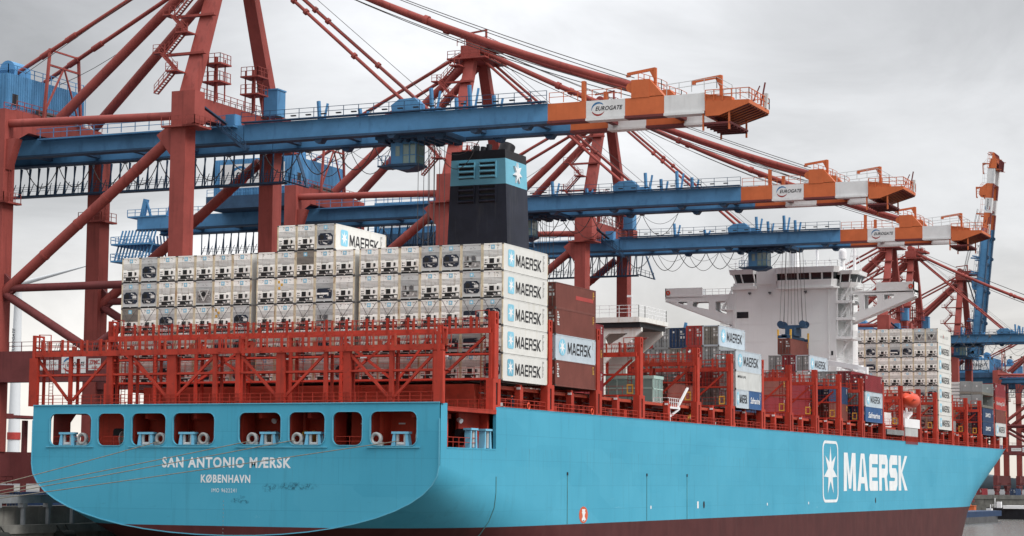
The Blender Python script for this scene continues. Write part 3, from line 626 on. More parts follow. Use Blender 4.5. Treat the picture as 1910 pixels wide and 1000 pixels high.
for x, y, r, h, tl in ((2.2, 64.5, 1.05, 1.15, .5), (-1.3, 63, .45, .95, .1), (-.2, 62.8, .4, .75, .1), (.45, 63.2, .38, 1.1, .1), (-1.9, 63.6, .35, .6, .1)):
    g = MB(); g.tube((x, y, 56.5), (x+tl*.4, y+tl, 56.6+h), r, 16); g.tube((x+tl*.4, y+tl, 56.6+h), (x+tl*.42, y+tl*1.02, 56.62+h), r*.85, 16); g.build('exhaust_pipe', 'black', fn, FO)
# engine casing with its white wing platform and bracket
ca = empty('engine_casing', (0, 67, 24)); ca.parent = ship; CO = (0, 67, 24)
m = MB(); m.box(-8, 8, 60, 76, 21, 34.0).box(-12, 15.9, 60.4, 62, 21, 30.9) 
m.build('casing_wall', 'house_rust', ca, CO)
m = MB(); m.box(-16, 22.0, 62, 72, 33.75, 34.4, 0).box(-16, 22.0, 62.3, 71.7, 33.1, 33.75, 1)
m.add([(22,62,33.75),(22.6,62.8,33.75),(22.6,71.2,33.75),(22,72,33.75),(22,62,34.4),(22.6,62.8,34.3),(22.6,71.2,34.3),(22,72,34.4)], [(3,2,1,0),(4,5,6,7),(0,1,5,4),(1,2,6,5),(2,3,7,6)], 0)
m.build('wing_platform', ['house_rust', 'black'], ca, CO)
m = MB(); bk = fill2d([[(14.6, 21), (17.0, 21), (17.0, 28.6), (22.0, 32.6), (22.0, 33.1), (13.4, 33.1), (14.2, 32.3), (14.6, 31.4)], [(17.0, 30.6), (20.2, 32.4), (17.6, 32.4), (17.0, 31.8)]], .5)
for y in (63.0, 70.8): MB().add([(v[0], y+v[2], v[1]) for v in bk[0]], bk[1]).build('wing_bracket', 'house_rust', ca, CO)
m = MB().rail([(10, 62.1, 34.4), (21.9, 62.1, 34.4), (22.4, 63, 34.3), (22.4, 71, 34.3), (21.9, 71.9, 34.4)], 1.5, 1.3, .035, rails=(1, .7, .4)); m.beam((20.6, 63, 34.4), (20.6, 63, 37.2), .1).box(20.0, 20.6, 62.9, 63.2, 37.0, 37.25)
m.build('railing', 'white', ca, CO)
cb_ = empty('crane_cabin', (19, 71.5, 23)); cb_.parent = ship; O_ = (19, 71.5, 23)
m = MB(); m.box(14.3, 21.0, 70.0, 73.6, 23.4, 27.0, 0).box(14.2, 21.1, 69.9, 73.7, 27.0, 27.4, 0)
for x in (14.3, 16, 18.6, 20.9): m.box(x-.05, x+.07, 69.93, 70.0, 23.4, 27.0, 0)
for y in (71.2, 72.4): m.box(21.0, 21.06, y-.06, y+.06, 23.4, 27.0, 0)
m.box(21, 21.06, 70, 73.6, 25.6, 25.75, 0).box(14.3, 21, 69.93, 70, 25.7, 25.85, 0); m.build('cabin_body', 'cabin_green', cb_, O_)
m = MB(); m.box(14.4, 20.9, 69.95, 69.97, 24.0, 26.9).box(21.01, 21.03, 70.1, 73.5, 23.6, 26.9); m.build('window', 'green_glass', cb_, O_)
m = MB(); m.box(19.5, 23.2, 69.4, 74.2, 23.15, 23.4).beam((22.4, 71.8, 20.9), (22.4, 71.8, 23.2), .5).beam((22.4, 71.8, 22.0), (23.1, 74, 23.2), .25).rail([(21.2, 69.5, 23.4), (23.1, 69.5, 23.4), (23.1, 74.1, 23.4)], 1.1, .8, .035).beam((22.9, 74, 23.4), (23.6, 76.0, 26.0), .3, .2); m.build('platform', 'white', cb_, O_)
dv = MB(); dv.beam((21.8, 78.5, 21.3), (21.8, 84.8, 23.4), .45, .6, 0).beam((21.8, 76.6, 20.9), (21.8, 78.5, 21.3), .3, .3, 0).tube((21.8, 84.8, 21), (21.8, 84.8, 23.6), .3, 8, 1); dv.build('stores_davit', ['yellow', 'ship_red'], ship)
m = MB(); m.tube((22.6, 81.2, 21.0), (22.6, 81.2, 22.1), .62, 12).tube((22.6, 81.2, 22.1), (22.6, 81.2, 22.5), .62, 12, r2=.2); m.build('mushroom_vent', 'white', ship)

# deckhouse with the navigation bridge
dh = empty('deckhouse', (1, 200, 24)); dh.parent = ship; DO = (1, 200, 24)
m = MB(); m.box(-9.7, 10.6, 200, 210, 24, 51.4).box(-18.5, 18.5, 186, 210.5, 21, 27.0).box(10.6, 12.2, 206, 210, 24, 51)
for z in (30.2, 33.6, 37.0, 40.4, 43.8, 47.2): m.box(-9.74, 10.64, 199.95, 210.05, z, z+.06)
m.box(-4.9, -1.0, 199.7, 203, 51.4, 54.4); m.box(-9.9, -4.9, 199.4, 204, 50.5, 51.1)
m.build('house_wall', 'house_white', dh, DO)
m = MB()        # wheelhouse: flared band with windows, roof slab
def band(pts0, pts1, z0, z1, mi):
    n = len(pts0); vs = [(x, y, z0) for x, y in pts0] + [(x, y, z1) for x, y in pts1]
    m.add(vs, [(i, (i+1)%n, n+(i+1)%n, n+i) for i in range(n)], mi); m.add(vs, [tuple(range(n-1,-1,-1)), tuple(range(n, 2*n))], mi)
def oct_(x0, x1, y0, y1, c): return [(x0+c,y0),(x1-c,y0),(x1,y0+c),(x1,y1-c),(x1-c,y1),(x0+c,y1),(x0,y1-c),(x0,y0+c)]
band(oct_(-9.4,-4.9,199.6,206,.6), oct_(-9.7,-4.9,199.5,206,.6), 51.1, 51.7, 0)
band(oct_(-10.2,-4.9,199.3,206.5,.5), oct_(-10.4,-4.9,199.1,206.7,.5), 53.4, 54.3, 0)
band(oct_(-1.0,10.6,199.3,208,.8), oct_(-1.0,10.8,199.1,208,.8), 50.6, 52.0, 0); band(oct_(-1.0,11.2,198.9,208,.8), oct_(-1.0,11.4,198.8,208,.8), 53.3, 54.4, 0)
band(oct_(-1.2,11.2,198.9,208,.8), oct_(-1.2,11.2,198.9,208,.8), 50.3, 50.6, 0)
band(oct_(10.4,14.2,200.5,208,1.2), oct_(10.4,14.6,200.3,208,1.2), 50.4, 51.4, 0); band(oct_(10.4,14.8,200.0,208,1.2), oct_(10.4,15,199.9,208,1.2), 52.9, 53.6, 0)
band(oct_(-1.0,10.4,200.0,207.5,.8), oct_(-1.0,10.8,199.6,207.5,.8), 52.0, 53.3, 1)
band(oct_(-9.2,-5.0,200.0,205.8,.5), oct_(-9.9,-5.0,199.6,206,.5), 51.7, 53.4, 1); band(oct_(10.5,13.9,200.9,207.6,1.2), oct_(10.5,14.4,200.5,207.8,1.2), 51.4, 52.9, 1)
for x in (-.9, 1.0, 3.3, 5.7, 8.0, 10.0): m.beam((x, 199.75, 52.0), (x*1.01, 199.4, 53.3), .32, .3)
for x in (-9.0, -7.6, -5.2): m.beam((x, 199.9, 51.7), (x*1.04, 199.4, 53.4), .2)
for x, y in ((13.0, 200.7), (14.0, 202.2), (14.0, 205), (11.3, 200.5)): m.beam((x, y, 51.4), (x+.2, y-.2, 52.9), .18)
m.build('wheelhouse', ['house_white', 'glass'], dh, DO)
def wing(s_, y):
    w = MB(); x0, x1 = (-9.7, -23.6) if s_ < 0 else (12.2, 25.2)
    f_ = lambda u, v, w_: (x0+(x1-x0)*u, y+w_, v)
    holes = [[(.10,47.9),(.10,45.9),(.22,46.4),(.26,46.8),(.26,48.4),(.10,48.4)], [(.36,46.9),(.36,48.4),(.58,48.4),(.60,48.1),(.60,47.6)], [(.68,47.9),(.68,48.5),(.80,48.5),(.81,48.3)]]
    if s_ > 0: holes = [[(.05,45.0),(.05,48.9),(.17,48.9),(.19,48.6),(.19,46.0)], [(.27,46.2),(.27,48.9),(.44,48.9),(.46,48.6),(.46,47.2),(.42,46.7)], [(.56,47.9),(.56,48.9),(.70,48.9),(.71,48.6),(.70,48.3)]]
    loop_ = [(0, 43.7), (.0, 49.3), (1, 49.4), (1, 48.9), (.1, 44.0)] if s_ < 0 else [(0, 43.4), (.0, 49.3), (1, 49.6), (1, 48.4), (.1, 43.7)]
    vf = fill2d([loop_]+holes, .5)
    for dy in (0., 2.6): w.add([f_(v[0], v[1], v[2]+dy) for v in vf[0]], vf[1])
    w.box(*sorted((x0, x1)), y-.25, y+3.0, 49.3, 49.75).box(*sorted((x1-(x1-x0)*.55, x1)), y-.35, y-.1, 49.5, 51.2).box(*sorted((x1-(x1-x0)*.52, x1)), y+2.9, y+3.1, 49.5, 51.2).box(*sorted((x1, x1-.2*(1 if x1 > 0 else -1))), y-.35, y+3.1, 48.9, 51.2)
    w.beam(f_(.08, 43.9, 1.3), f_(1, 48.7, 1.3), 2.9, .25)
    w.rail([f_(.02, 49.75, -.2), f_(.5, 49.75, -.2)], 1.1, 1.4, .035)
    for k in range(6):
        a = 2*math.pi*k/6; c_ = f_(.955, 50.3, -.4); w.beam((c_[0]+.38*math.cos(a), c_[1], c_[2]+.38*math.sin(a)), (c_[0]+.38*math.cos(a+1.05), c_[1], c_[2]+.38*math.sin(a+1.05)), .2, mi=1)
    w.box(*sorted((f_(.925,0,0)[0], f_(.985,0,0)[0])), y-.37, y-.35, 49.8, 50.8, 2)
    w.build('bridge_wing', ['house_white', 'lifeboat', 'c_pale'], dh, DO)
wing(-1, 200.6); wing(1, 201.5)
m = MB(); m.box(-8.9, -6.6, 199.93, 199.97, 45.0, 46.2).box(9.6, 10.0, 199.93, 199.97, 37.6, 38.4); m.build('window', 'glass', dh, DO)
for x, z in ((8.2, 30.9), (8.2, 34.3), (6.4, 30.9)): MB().box(x, x+.5, 199.93, 199.97, z, z+.7).build('window', 'glass', dh, DO)
for x in (-9.2, 9.2): MB().tube((x, 199.85, 27), (x, 199.85, 50.2), .09, 6).build('drain_pipe', 'house_white', dh, DO)
for x in (-6.5, -2.5, 4.5): MB().box(x, x+.5, 199.5, 199.9, 49.6, 49.9).box(x+.2, x+.3, 199.6, 200, 49.4, 49.6).build('flood_lamp', 'dgrey', dh, DO)
m = MB(); m.box(10.6, 15.2, 199.6, 206, 30.0, 30.5).rail([(10.7, 199.7, 30.5), (15.1, 199.7, 30.5), (15.1, 206, 30.5)], 1.1, .9, .03, rails=(1, .66, .33)); m.build('gallery', 'house_white', dh, DO)
m = MB()        # outside galleries and stairs
for z in (34.2, 40.6, 44.2, 47.4):
    w = 13.9 if z > 31 else 15.2; m.box(10.6, w, 199.6, 206, z, z+.5).rail([(10.7, 199.7, z+.5), (w-.1, 199.7, z+.5), (w-.1, 206, z+.5)], 1.1, .9, .03, rails=(1, .66, .33))
for z, s_ in ((34.7, 1), (37.8, 1), (40.9, 1), (44.5, 1), (47.7, 1)):
    for dy in (0, .8): m.beam((11.2, 200.6+dy, z), (13.4, 200.6+dy, z+3.3), .1, .22)
    for k in range(11): m.beam((11.2+.2*k, 200.6, z+.3*k), (11.2+.2*k, 201.4, z+.3*k), .2, .05)
    m.rail([(11.2, 200.6, z), (13.4, 200.6, z+3.3)], 1.0, 1.1, .025)
m.build('gallery', 'house_white', dh, DO); m = MB()
for z in (43.2, 46.6): m.box(-12.2, -9.7, 199.8, 204, z, z+.3).rail([(-12.1, 199.9, z+.3), (-9.8, 199.9, z+.3)], 1.1, .8, .03).rail([(-12.1, 199.9, z+.3), (-12.1, 204, z+.3)], 1.1, .8, .03)
for dy in (0, .8): m.beam((-11.9, 200.2+dy, 46.9), (-10.0, 200.2+dy, 50.6), .1, .2)
for k in range(8): m.beam((-11.9+.27*k, 200.2, 46.9+.5*k), (-11.9+.27*k, 201, 46.9+.5*k), .15, .05)
m.build('gallery', 'house_white', dh, DO); m = MB()
for x in (10.9, 13.6): m.box(x-.12, x+.12, 199.7, 199.9, 40.6, 50.4)
m.build('gallery_post', 'house_white', dh, DO)
m = MB().rail([(-10.2, 199.2, 54.3), (-5, 199.2, 54.4)], 1.1, 1.2, .03).rail([(-1, 199, 54.4), (11.2, 199, 54.4), (11.2, 207, 54.4)], 1.1, 1.2, .03); m.build('roof_rail', 'white', dh, DO)
m = MB()
m.tube((1.8, 203, 54.4), (1.8, 203, 59.8), .95, 12).tube((6.2, 203, 54.4), (6.2, 203, 58.8), .28, 8).box(-3.5, 7, 202.6, 203.4, 58.4, 58.8)
m.tube((-8.0, 202, 54.3), (-8.0, 202, 58.3), .18, 8).beam((-8.9, 202, 57.4), (-7.2, 202, 57.4), .1).beam((-8.5, 202, 56), (-8.5, 202, 57), .3).beam((-7.5, 202, 55.2), (-7.2, 202, 55.9), .4)
for x in (4.4, 9.2, -9.4): m.beam((x, 201, 54.4), (x, 201, 56.2), .08).box(x-.25, x+.25, 200.8, 201.2, 55.6, 55.8)
m.tube((13.2, 204, 53.5), (13.2, 204, 60.5), .3, 8).beam((12.2, 204, 58.2), (14.2, 204, 58.2), .12).beam((12.4, 204, 56.6), (14, 204, 56.6), .3).beam((11.8, 204, 53.6), (13.1, 204, 60), .09).beam((14.6, 204, 53.6), (13.3, 204, 60), .09).beam((12.5, 203.6, 59.2), (13.9, 203.6, 59.2), .35, .12)
m.build('mast', 'white', dh, DO)
m = MB(); m.tube((11.3, 202.5, 54), (11.3, 202.5, 56.0), .4, 10)
m.tube((11.3, 202.5, 56.0), (11.3, 202.5, 57.3), .75, 14, cap=False)
for k in range(5):
    a0, a1 = R_(18*k), R_(18*k+18); m.tube((11.3, 202.5, 57.3+.75*math.sin(a0)), (11.3, 202.5, 57.3+.75*math.sin(a1)), .75*math.cos(a0), 14, r2=max(.01, .75*math.cos(a1)), cap=False)
m.build('radome', 'white', dh, DO)
# provision crane (white pedestal crane beside the house)
pc = empty('provision_crane', (19.6, 184, 24)); pc.parent = ship; PO = (19.6, 184, 24)
m = MB(); m.tube((19.6, 184, 22), (19.6, 184, 31.6), .75, 14).tube((19.6, 184, 31.6), (19.6, 184, 33.6), 1.1, 14).box(19.0, 20.6, 183.2, 184.6, 33.2, 34.4); m.build('pedestal', 'white', pc, PO)
m = MB(); m.beam((19.6, 184, 34.2), (11.6, 186, 35.6), .8, .9).beam((19.6, 184, 33.0), (15.5, 185, 34.6), .3).rail([(19, 183.6, 34.7), (12, 185.4, 36.0)], .8, 1.4, .03); m.build('jib', 'white', pc, PO)
m = MB(); m.box(22.6, 24.3, 196.6, 208.6, 23.95, 25.6, 0).box(22.8, 24.2, 197.2, 207.4, 22.3, 23.9, 1)
for k in range(12): m.box(24.2, 24.3, 197.4+k*.85, 197.6+k*.85, 20.9, 22.4, 2)
m.box(21.5, 24.2, 183, 196, 22.4, 23.3, 3)
for k in range(16): m.box(24.2, 24.26, 183.3+k*.8, 183.5+k*.8, 22.4, 23.3, 1)
m.beam((23.2, 198.2, 25.6), (23.2, 200.5, 27.0), .4).beam((23.4, 200, 25.6), (23.4, 204, 26.8), 1.2, .5).beam((22.4, 197, 24), (22.0, 197, 29), .3).beam((22.4, 207, 24), (22, 207, 30.5), .3)
m.build('embarkation_platform', ['white', 'grey', 'ship_red', 'dgrey'], ship)
# foredeck bulwark inside, sealed deck edge
boat = empty('lifeboat', (24.3, 200.6, 29.0)); tag(boat, 'orange enclosed lifeboat hanging on the starboard side below the bridge', 'lifeboat')
m = MB(); n = 12; rings = []
for i in range(13):
    t = -1+2*i/12; w = 1.6*(1-abs(t)**2.6)**.5+.02; h = 1.5*(1-abs(t)**3.2)**.5+.02
    for k in range(n):
        a = 2*math.pi*k/n; m.v.append((w*math.cos(a), 4.3*t, h*math.sin(a)*(1.0 if math.sin(a) < 0 else .95)+.3*t*t))
for i in range(12):
    for k in range(n): m.f.append([i*n+k, i*n+(k+1)%n, (i+1)*n+(k+1)%n, (i+1)*n+k]); m.m.append(0); m.s.append(True)
m.build('boat_hull', 'lifeboat', boat)
m = MB(); m.box(-.8, .8, -3.1, -.6, .7, 1.55); m.box(-1.0, 1.0, -.6, 2.2, .9, 1.2); m.build('canopy', 'lifeboat', boat)
m = MB(); m.box(-.82, .82, -3.12, -2.6, 1.05, 1.35).box(-.815, .815, -2.3, -1.9, 1.1, 1.3); m.build('window', 'glass', boat)
m = MB(); m.beam((-1.48, -3.5, -.1), (-1.48, 3.5, -.1), .05).beam((1.48, -3.3, .05), (1.48, 3.3, .05), .12, .16); m.build('fender_strip', 'c_red', boat)

# ------------------------------------------------------------------ ship-to-shore cranes (world X, Y relative to the crane's middle, world Z)
CO_ = (-46, 0, QZ)
def crane_proto(name='harbour_crane'):
    root = empty(name, (-46, 0, QZ))
    P = lambda n, mats, mb, par=root: mb.build(n, mats, par, CO_ if par is root else CO_)
    sub = lambda n, mats, mb, par: mb.build(n, mats, par, CO_)
    GF, GN = 3.1, 4.35
    # legs
    for x0, x1 in ((-34.1, -31.9), (-62.4, -60.2)):
        for s_ in (-1, 1):
            y0, y1 = (-12.35, -9.95) if s_ < 0 else (9.95, 12.35)
            m = MB(); m.box(x0, x1, y0, y1, 17.0, 58.6, 0)
            if x0 > -40: m.box(x0-.0, x1+1.3, y0, y1, 59.0, 63.2, 0).add([(x0,y0,58.6),(x1,y0,58.6),(x1,y1,58.6),(x0,y1,58.6),(x0,y0,59.0),(x1+1.3,y0,59.0),(x1+1.3,y1,59.0),(x0,y1,59.0)], [(0,1,5,4),(1,2,6,5),(2,3,7,6),(3,0,4,7)])
            else: m.box(x0, x1, y0, y1, 58.6, 62.7, 0)
            if s_ < 0: m.prism([(x1-.1, 58.6), (x1-.1, 54.5), (x1+.2, 54.5), (x1+1.6, 58.6)], lambda u, v, w: (u, y0+.4+w, v), 1.4) if x0 < -40 else m.prism([(x0+.1, 58.9), (x0+.1, 54.9), (x0-.2, 54.9), (x0-2.4, 57.7), (x0-.6, 58.9)], lambda u, v, w: (u, y0+.4+w, v), 1.4)
            lg = P('leg', ['crane_red', 'crane_dark'], m)
            r = MB(); z = 58.9 if x0 > -40 else 50.4
            r.box(x0-.9, x1+2.0 if x0 > -40 else x1+.9, y0-.9, y0, z-.5, z-.25).box(x1, x1+2.0 if x0 > -40 else x1+.9, y0-.9, y1+.6, z-.5, z-.25)
            r.rail([(x0-.9, y0-.85, z-.25), (x1+(1.9 if x0 > -40 else .8), y0-.85, z-.25), (x1+(1.9 if x0 > -40 else .8), y1+.5, z-.25)], 1.2, 1.2, .04)
            for s2 in (-.25, .25): r.beam((x1+.25, y0+1.2+s2, z), (x1+.25, y0+1.2+s2, z+4.6), .06)
            for k in range(12): r.beam((x1+.25, y0+.95, z+.2+k*.36), (x1+.25, y0+1.45, z+.2+k*.36), .05)
            sub('access_platform', 'crane_red', r, lg)
    for x in (-33, -61.3):                         # sill beams with bogies
        sb = P('sill_beam', 'crane_dark', MB().box(x-.9, x+.9, -15.5, 15.5, 12.8, 17.0))
        for y in (-12, 12):
            b = MB(); b.box(x-.7, x+.7, y-4.6, y+4.6, 11.6, 12.6)
            for q in (-3, -1, 1, 3): b.box(x-.55, x+.55, y+q-.85, y+q+.85, 10.2, 11.6).tube((x-.4, y+q-.45, 9.05), (x+.4, y+q-.45, 9.05), .42, 12).tube((x-.4, y+q+.45, 9.05), (x+.4, y+q+.45, 9.05), .42, 12).box(x-.3, x+.3, y+q-.7, y+q+.7, 9.0, 10.3)
            b.rail([(x+.95, y-4, 12.7), (x+.95, y+4, 12.7)], 1.1, 1.3, .04); sub('bogie', 'crane_dark', b, sb)
    for y in (-11.15, 11.15):
        m = MB(); m.box(-60.2, -34.1, y-.95, y+.95, 26.1, 30.15).rail([(-58.6, y-.9, 30.15), (-34.2, y-.9, 30.15)], 1.2, 2., .04)
        pbm = P('portal_beam', 'crane_dark', m)
        if y < 0:
            f = NY(y-.97); sg = MB()
            put(sg, fill2d([[(-54.9,27.6),(-50.6,27.6),(-50.6,28.9),(-54.9,28.9)]]), lambda u, v: f(u, v, .02), 0); put(sg, fit(text2d('Traglast 65/75/95', 0, 0), -54.6, -50.9, 28.0, 28.6), lambda u, v: f(u, v, .05), 1)
            sub('load_sign', ['boomwhite', 'c_taupe'], sg, pbm)
            sg = MB(); eurogate(sg, f, -50.1, -46.3, 27.15, 29.35, .02); sub('operator_sign', EGM, sg, pbm)
            sg = MB(); put(sg, fill2d([[(-45.9,27.5),(-44.0,27.5),(-44.0,29.0),(-45.9,29.0)]]), lambda u, v: f(u, v, .02), 0); put(sg, fit(text2d('ZPMC', .02, 0), -45.75, -44.15, 28.25, 28.85), lambda u, v: f(u, v, .05), 1); put(sg, fit(text2d('ALLES', .02, 0), -45.4, -44.5, 27.65, 28.0), lambda u, v: f(u, v, .05), 1)
            sub('maker_sign', ['c_pale', 'c_red'], sg, pbm)
        P('tie_pipe', 'crane_red', MB().tube((-60.3, y, 60.8), (-34.0, y, 60.2), .55, 14))
        P('tie_pipe', 'crane_dark', MB().tube((-60.3, y, 38.6), (-34.0, y, 38.6), .52, 14))
        d = MB().tube((-60.6, y, 37.9), (-34.8, y, 57.3), .72, 14)
        for t in (.25, .45, .62, .8): c = Vector((-60.6, y, 37.9)).lerp(Vector((-34.8, y, 57.3)), t); e = c+Vector((.28, 0, .22)); d.tube(c, e, .78, 14)
        P('diagonal_brace', 'crane_red', d)
        P('diagonal_brace', 'crane_dark', MB().tube((-60.4, y, 38.0), (-47.2, y, 30.6), .58, 12)); P('diagonal_brace', 'crane_dark', MB().tube((-34.2, y, 38.0), (-45.6, y, 30.6), .58, 12))
        g = MB(); g.prism([(-60.2,37.0),(-58.6,38.1),(-58.6,39.1),(-60.2,40.6)], lambda u, v, w: (u, y-.3+w, v), .6); P('gusset', 'crane_dark', g)
    for x0, x1, nm in ((-34.0, -31.9, 1), (-62.2, -60.3, 0)):        # cross beams over the girders
        m = MB(); m.box(x0, x1, -9.95, 9.95, 60.15, 62.9)
        for s_ in (-1, 1): m.prism([(s_*9.95, 60.15), (s_*9.95, 58.6), (s_*7.0, 60.15)], lambda u, v, w: (x0+w, u, v), x1-x0)
        m.rail([(x1+.1, -9.9, 62.9), (x1+.1, 9.9, 62.9)], 1.2, 1.6, .04).rail([(x0-.1, -9.9, 62.9), (x0-.1, 9.9, 62.9)], 1.2, 1.6, .04)
        cbm = P('cross_beam', 'crane_red', m)
        if nm:
            for y in (-6.6, 3.0):
                t = MB()
                for xx in (-32.4, -30.9):
                    for yy in (y, y+1.9): t.beam((xx, yy, 62.9), (xx, yy, 68.5), .14)
                for z in (65.2, 67.6): t.box(-33.0, -30.2, y-.4, y+2.4, z, z+.2).rail([(-32.9, y-.35, z+.2), (-30.3, y-.35, z+.2), (-30.3, y+2.3, z+.2)], 1.2, .9, .04)
                t.beam((-31.7, y+.9, 62.9), (-31.7, y+.9, 68.8), .3); sub('inspection_tower', 'crane_red', t, cbm)
    # landside girder with tail platforms
    m = MB()
    for s_ in (-1, 1):
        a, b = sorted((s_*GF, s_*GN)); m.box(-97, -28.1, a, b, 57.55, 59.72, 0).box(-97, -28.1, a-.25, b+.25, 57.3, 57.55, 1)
    for x in range(-96, -28, 8): m.box(x-.4, x+.4, -GF, GF, 57.9, 59.4, 1)
    m.box(-60, -29, -GN-1.1, -GN, 59.4, 59.6, 0)
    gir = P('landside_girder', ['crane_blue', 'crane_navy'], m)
    t = MB()
    for z in (51.6, 54.6):
        t.box(-101, -93, -6.5, 6.5, z, z+.3).rail([(-101, -6.5, z+.3), (-93, -6.5, z+.3)], 1.2, 1.5, .05).rail([(-101, -6.5, z+.3), (-101, 6.5, z+.3)], 1.2, 1.5, .05)
    for k in range(11):
        x = -100.3+k*.7
        for y in (-6.3, 6.3): t.beam((x, y, 51.7), (x+.4, y*.7, 57.4), .22)
    t.box(-99, -91, -4.5, 4.5, 59.7, 59.95); t.beam((-96.3, -3.7, 59.9), (-95.6, -3.7, 63.0), .9, .7).beam((-94.6, -3.7, 59.9), (-95.6, -3.7, 62.8), .35).beam((-92.3, -1.7, 59.9), (-91.6, -1.7, 62.0), .7, .6).beam((-90.6, 0, 59.9), (-91.5, -1.5, 61.8), .4).rail([(-99, -4.5, 59.9), (-86, -4.5, 59.9)], 1.2, 1.6, .05).box(-92.5, -91, -1, 1, 60, 62)
    sub('maintenance_platform', 'crane_blue', t, gir)
    r = MB(); r.rail([(-86, -GN-.9, 59.72), (-29, -GN-.9, 59.72)], 1.25, 2.2, .045).rail([(-86, GN+.5, 59.72), (-29, GN+.5, 59.72)], 1.25, 2.2, .045); sub('railing', 'crane_blue', r, gir)
    # hanging cable walkway under the far side
    w = MB(); yw = 8.2
    w.box(-91, -29, yw-.7, yw+.7, 53.7, 53.95); x = -91
    while x < -29:
        w.beam((x, yw-.6, 53.8), (x, yw-.6, 58.6), .15).beam((x, yw-.6, 53.9), (x+.75, yw-.6, 55.6), .08).beam((x+.35, yw+.6, 53.8), (x+.9, yw+.6, 58.0), .15); x += 1.55
    w.rail([(-91, yw-.6, 53.95), (-29, yw-.6, 53.95)], 1.2, 2.4, .03, rails=(1., .75, .5)).box(-91, -28, yw-.3, yw+.3, 58.3, 58.6)
    w.beam((-29, yw, 54.1), (-25.5, yw, 53.0), 1.0, .2).beam((-25.5, yw, 53), (-27.2, yw, 57.6), .8, .12).rail([(-29, yw-.5, 54.2), (-25.5, yw-.5, 53.1)], 1.1, 1.0, .04)
    P('hanging_walkway', 'crane_navy', w)
    for k in range(11):
        x = -70+k*5.6; c = MB(); dp = random.uniform(2.3, 3.4)
        c.path([(x+5.6*i/10, 5.6, 57.6-dp*(1-(2*i/10-1)**2)) for i in range(11)], .07, 5); c.box(x-.25, x+.25, 5.3, 5.9, 57.4, 57.9); P('cable_loop', 'cable', c)
    for k in range(4):
        x = -24+k*6.3; c = MB(); c.path([(x+6.3*i/12, 5.6, 57.5-3.6*(1-(2*i/12-1)**2)) for i in range(13)], .05, 5); c.path([(x+6.3*i/12, 5.7, 57.5-1.7*(1-(2*i/12-1)**2)) for i in range(13)], .035, 5); c.box(x-.3, x+.3, 5.2, 6.0, 57.3, 57.9); P('cable_loop', 'cable', c)
    # machinery house
    hs = empty('machinery_house', (0, 0, 0)); hs.parent = root
    m = MB(); m.box(-78.5, -62.6, -8.8, 8.8, 61.9, 68.3, 0).box(-79.5, -61.6, -9.6, 9.6, 60.6, 61.9, 1)
    for k in range(34): m.box(-62.62, -62.54, -8.6+k*.51, -8.4+k*.51, 61.9, 68.3, 0)
    for k in range(30): m.box(-78.3+k*.53, -78.1+k*.53, -8.88, -8.8, 61.9, 68.3, 0)
    m.box(-79.5, -61.6, -9.6, 9.6, 59.75, 60.6, 1); hw = sub('house_wall', ['crane_blue', 'crane_navy'], m, hs)
    sg = MB(); eurogate(sg, NY(-8.9), -77.2, -64.4, 63.2, 67.4, .02); sub('operator_sign', EGM, sg, hs)
    h = MB(); h.tube((-66.5, -4.0, 69.9), (-66.5, -.4, 69.9), 1.3, 18).box(-67.8, -65.2, -4.0, -.4, 68.3, 69.9); sub('roof_hood', 'crane_blue', h, hs); sub('roof_vent', 'crane_blue', MB().box(-72.5, -70, 2, 5, 68.3, 69.6), hs)
    h = MB(); h.box(-62.56, -62.5, -7.9, -6.6, 64.2, 65.6, 0).box(-62.55, -62.45, -8.0, -6.5, 64.1, 64.2, 1); sub('window', ['glass', 'boomwhite'], h, hs)
    h = MB()
    for k in range(3): h.tube((-62.0, -3, 63.9-k*.45), (-62.0, 6, 63.7-k*.45), .25, 10)
    sub('hose_bundle', 'cable', h, hs)
    h = MB().rail([(-78.4, -8.7, 68.3), (-62.7, -8.7, 68.3), (-62.7, 8.7, 68.3)], 1.3, 2.0, .045).rail([(-79.4, -9.5, 61.9), (-61.7, -9.5, 61.9), (-61.7, 9.5, 61.9)], 1.2, 1.8, .045)
    for s_ in (-.3, .3): h.beam((-62.2, 8.2+s_, 61.9), (-62.2, 8.2+s_, 69.5), .07)
    sub('railing', 'crane_blue', h, hs)
    # A-frame, apex and stays
    AP = Vector((-32.6, 0, 85.6))
    for s_ in (-1, 1):
        m = MB(); a = Vector((-32.6, s_*10.6, 63.0)); b = Vector((-32.6, s_*2.0, 84.8)); q = [a+Vector((i*1.0, j*.85, 0)) for i, j in ((-1,-1),(1,-1),(1,1),(-1,1))]+[b+Vector((i*.85, j*.7, 0)) for i, j in ((-1,-1),(1,-1),(1,1),(-1,1))]
        m.add(q, [(3,2,1,0),(4,5,6,7),(0,1,5,4),(1,2,6,5),(2,3,7,6),(3,0,4,7)]); P('mast_leg', 'crane_red', m)
        P('back_stay', 'crane_red', MB().tube((-33.4, s_*2.0, 83.6), (-57.4, s_*4.1, 62.4), .68, 16))
        st = MB().tube((-33.6, s_*2.6, 85.2), (-84, s_*3.7, 60.2), .30, 10); 
        for t in (.44, .52): c = Vector((-33.6, s_*2.6, 85.2)).lerp(Vector((-84, s_*3.7, 60.2)), t); st.tube(c, c+Vector((-1.6, 0, -.8)), .42, 10)
        P('rear_stay', 'crane_red', st)
        P('stay_post', 'crane_red', MB().beam((-59.9, s_*4.3, 62.5), (-59.9, s_*3.3, 72.5), .34))
    P('stay_post_brace', 'crane_red', MB().beam((-59.9, -3.3, 72.3), (-59.9, 3.3, 72.3), .22).beam((-59.9, -3.5, 70.2), (-59.9, 3.5, 70.2), .26).beam((-59.9, -.2, 70.0), (-59.9, -3.9, 63.9), .22).beam((-59.9, .2, 70.0), (-59.9, 3.9, 63.0), .2))
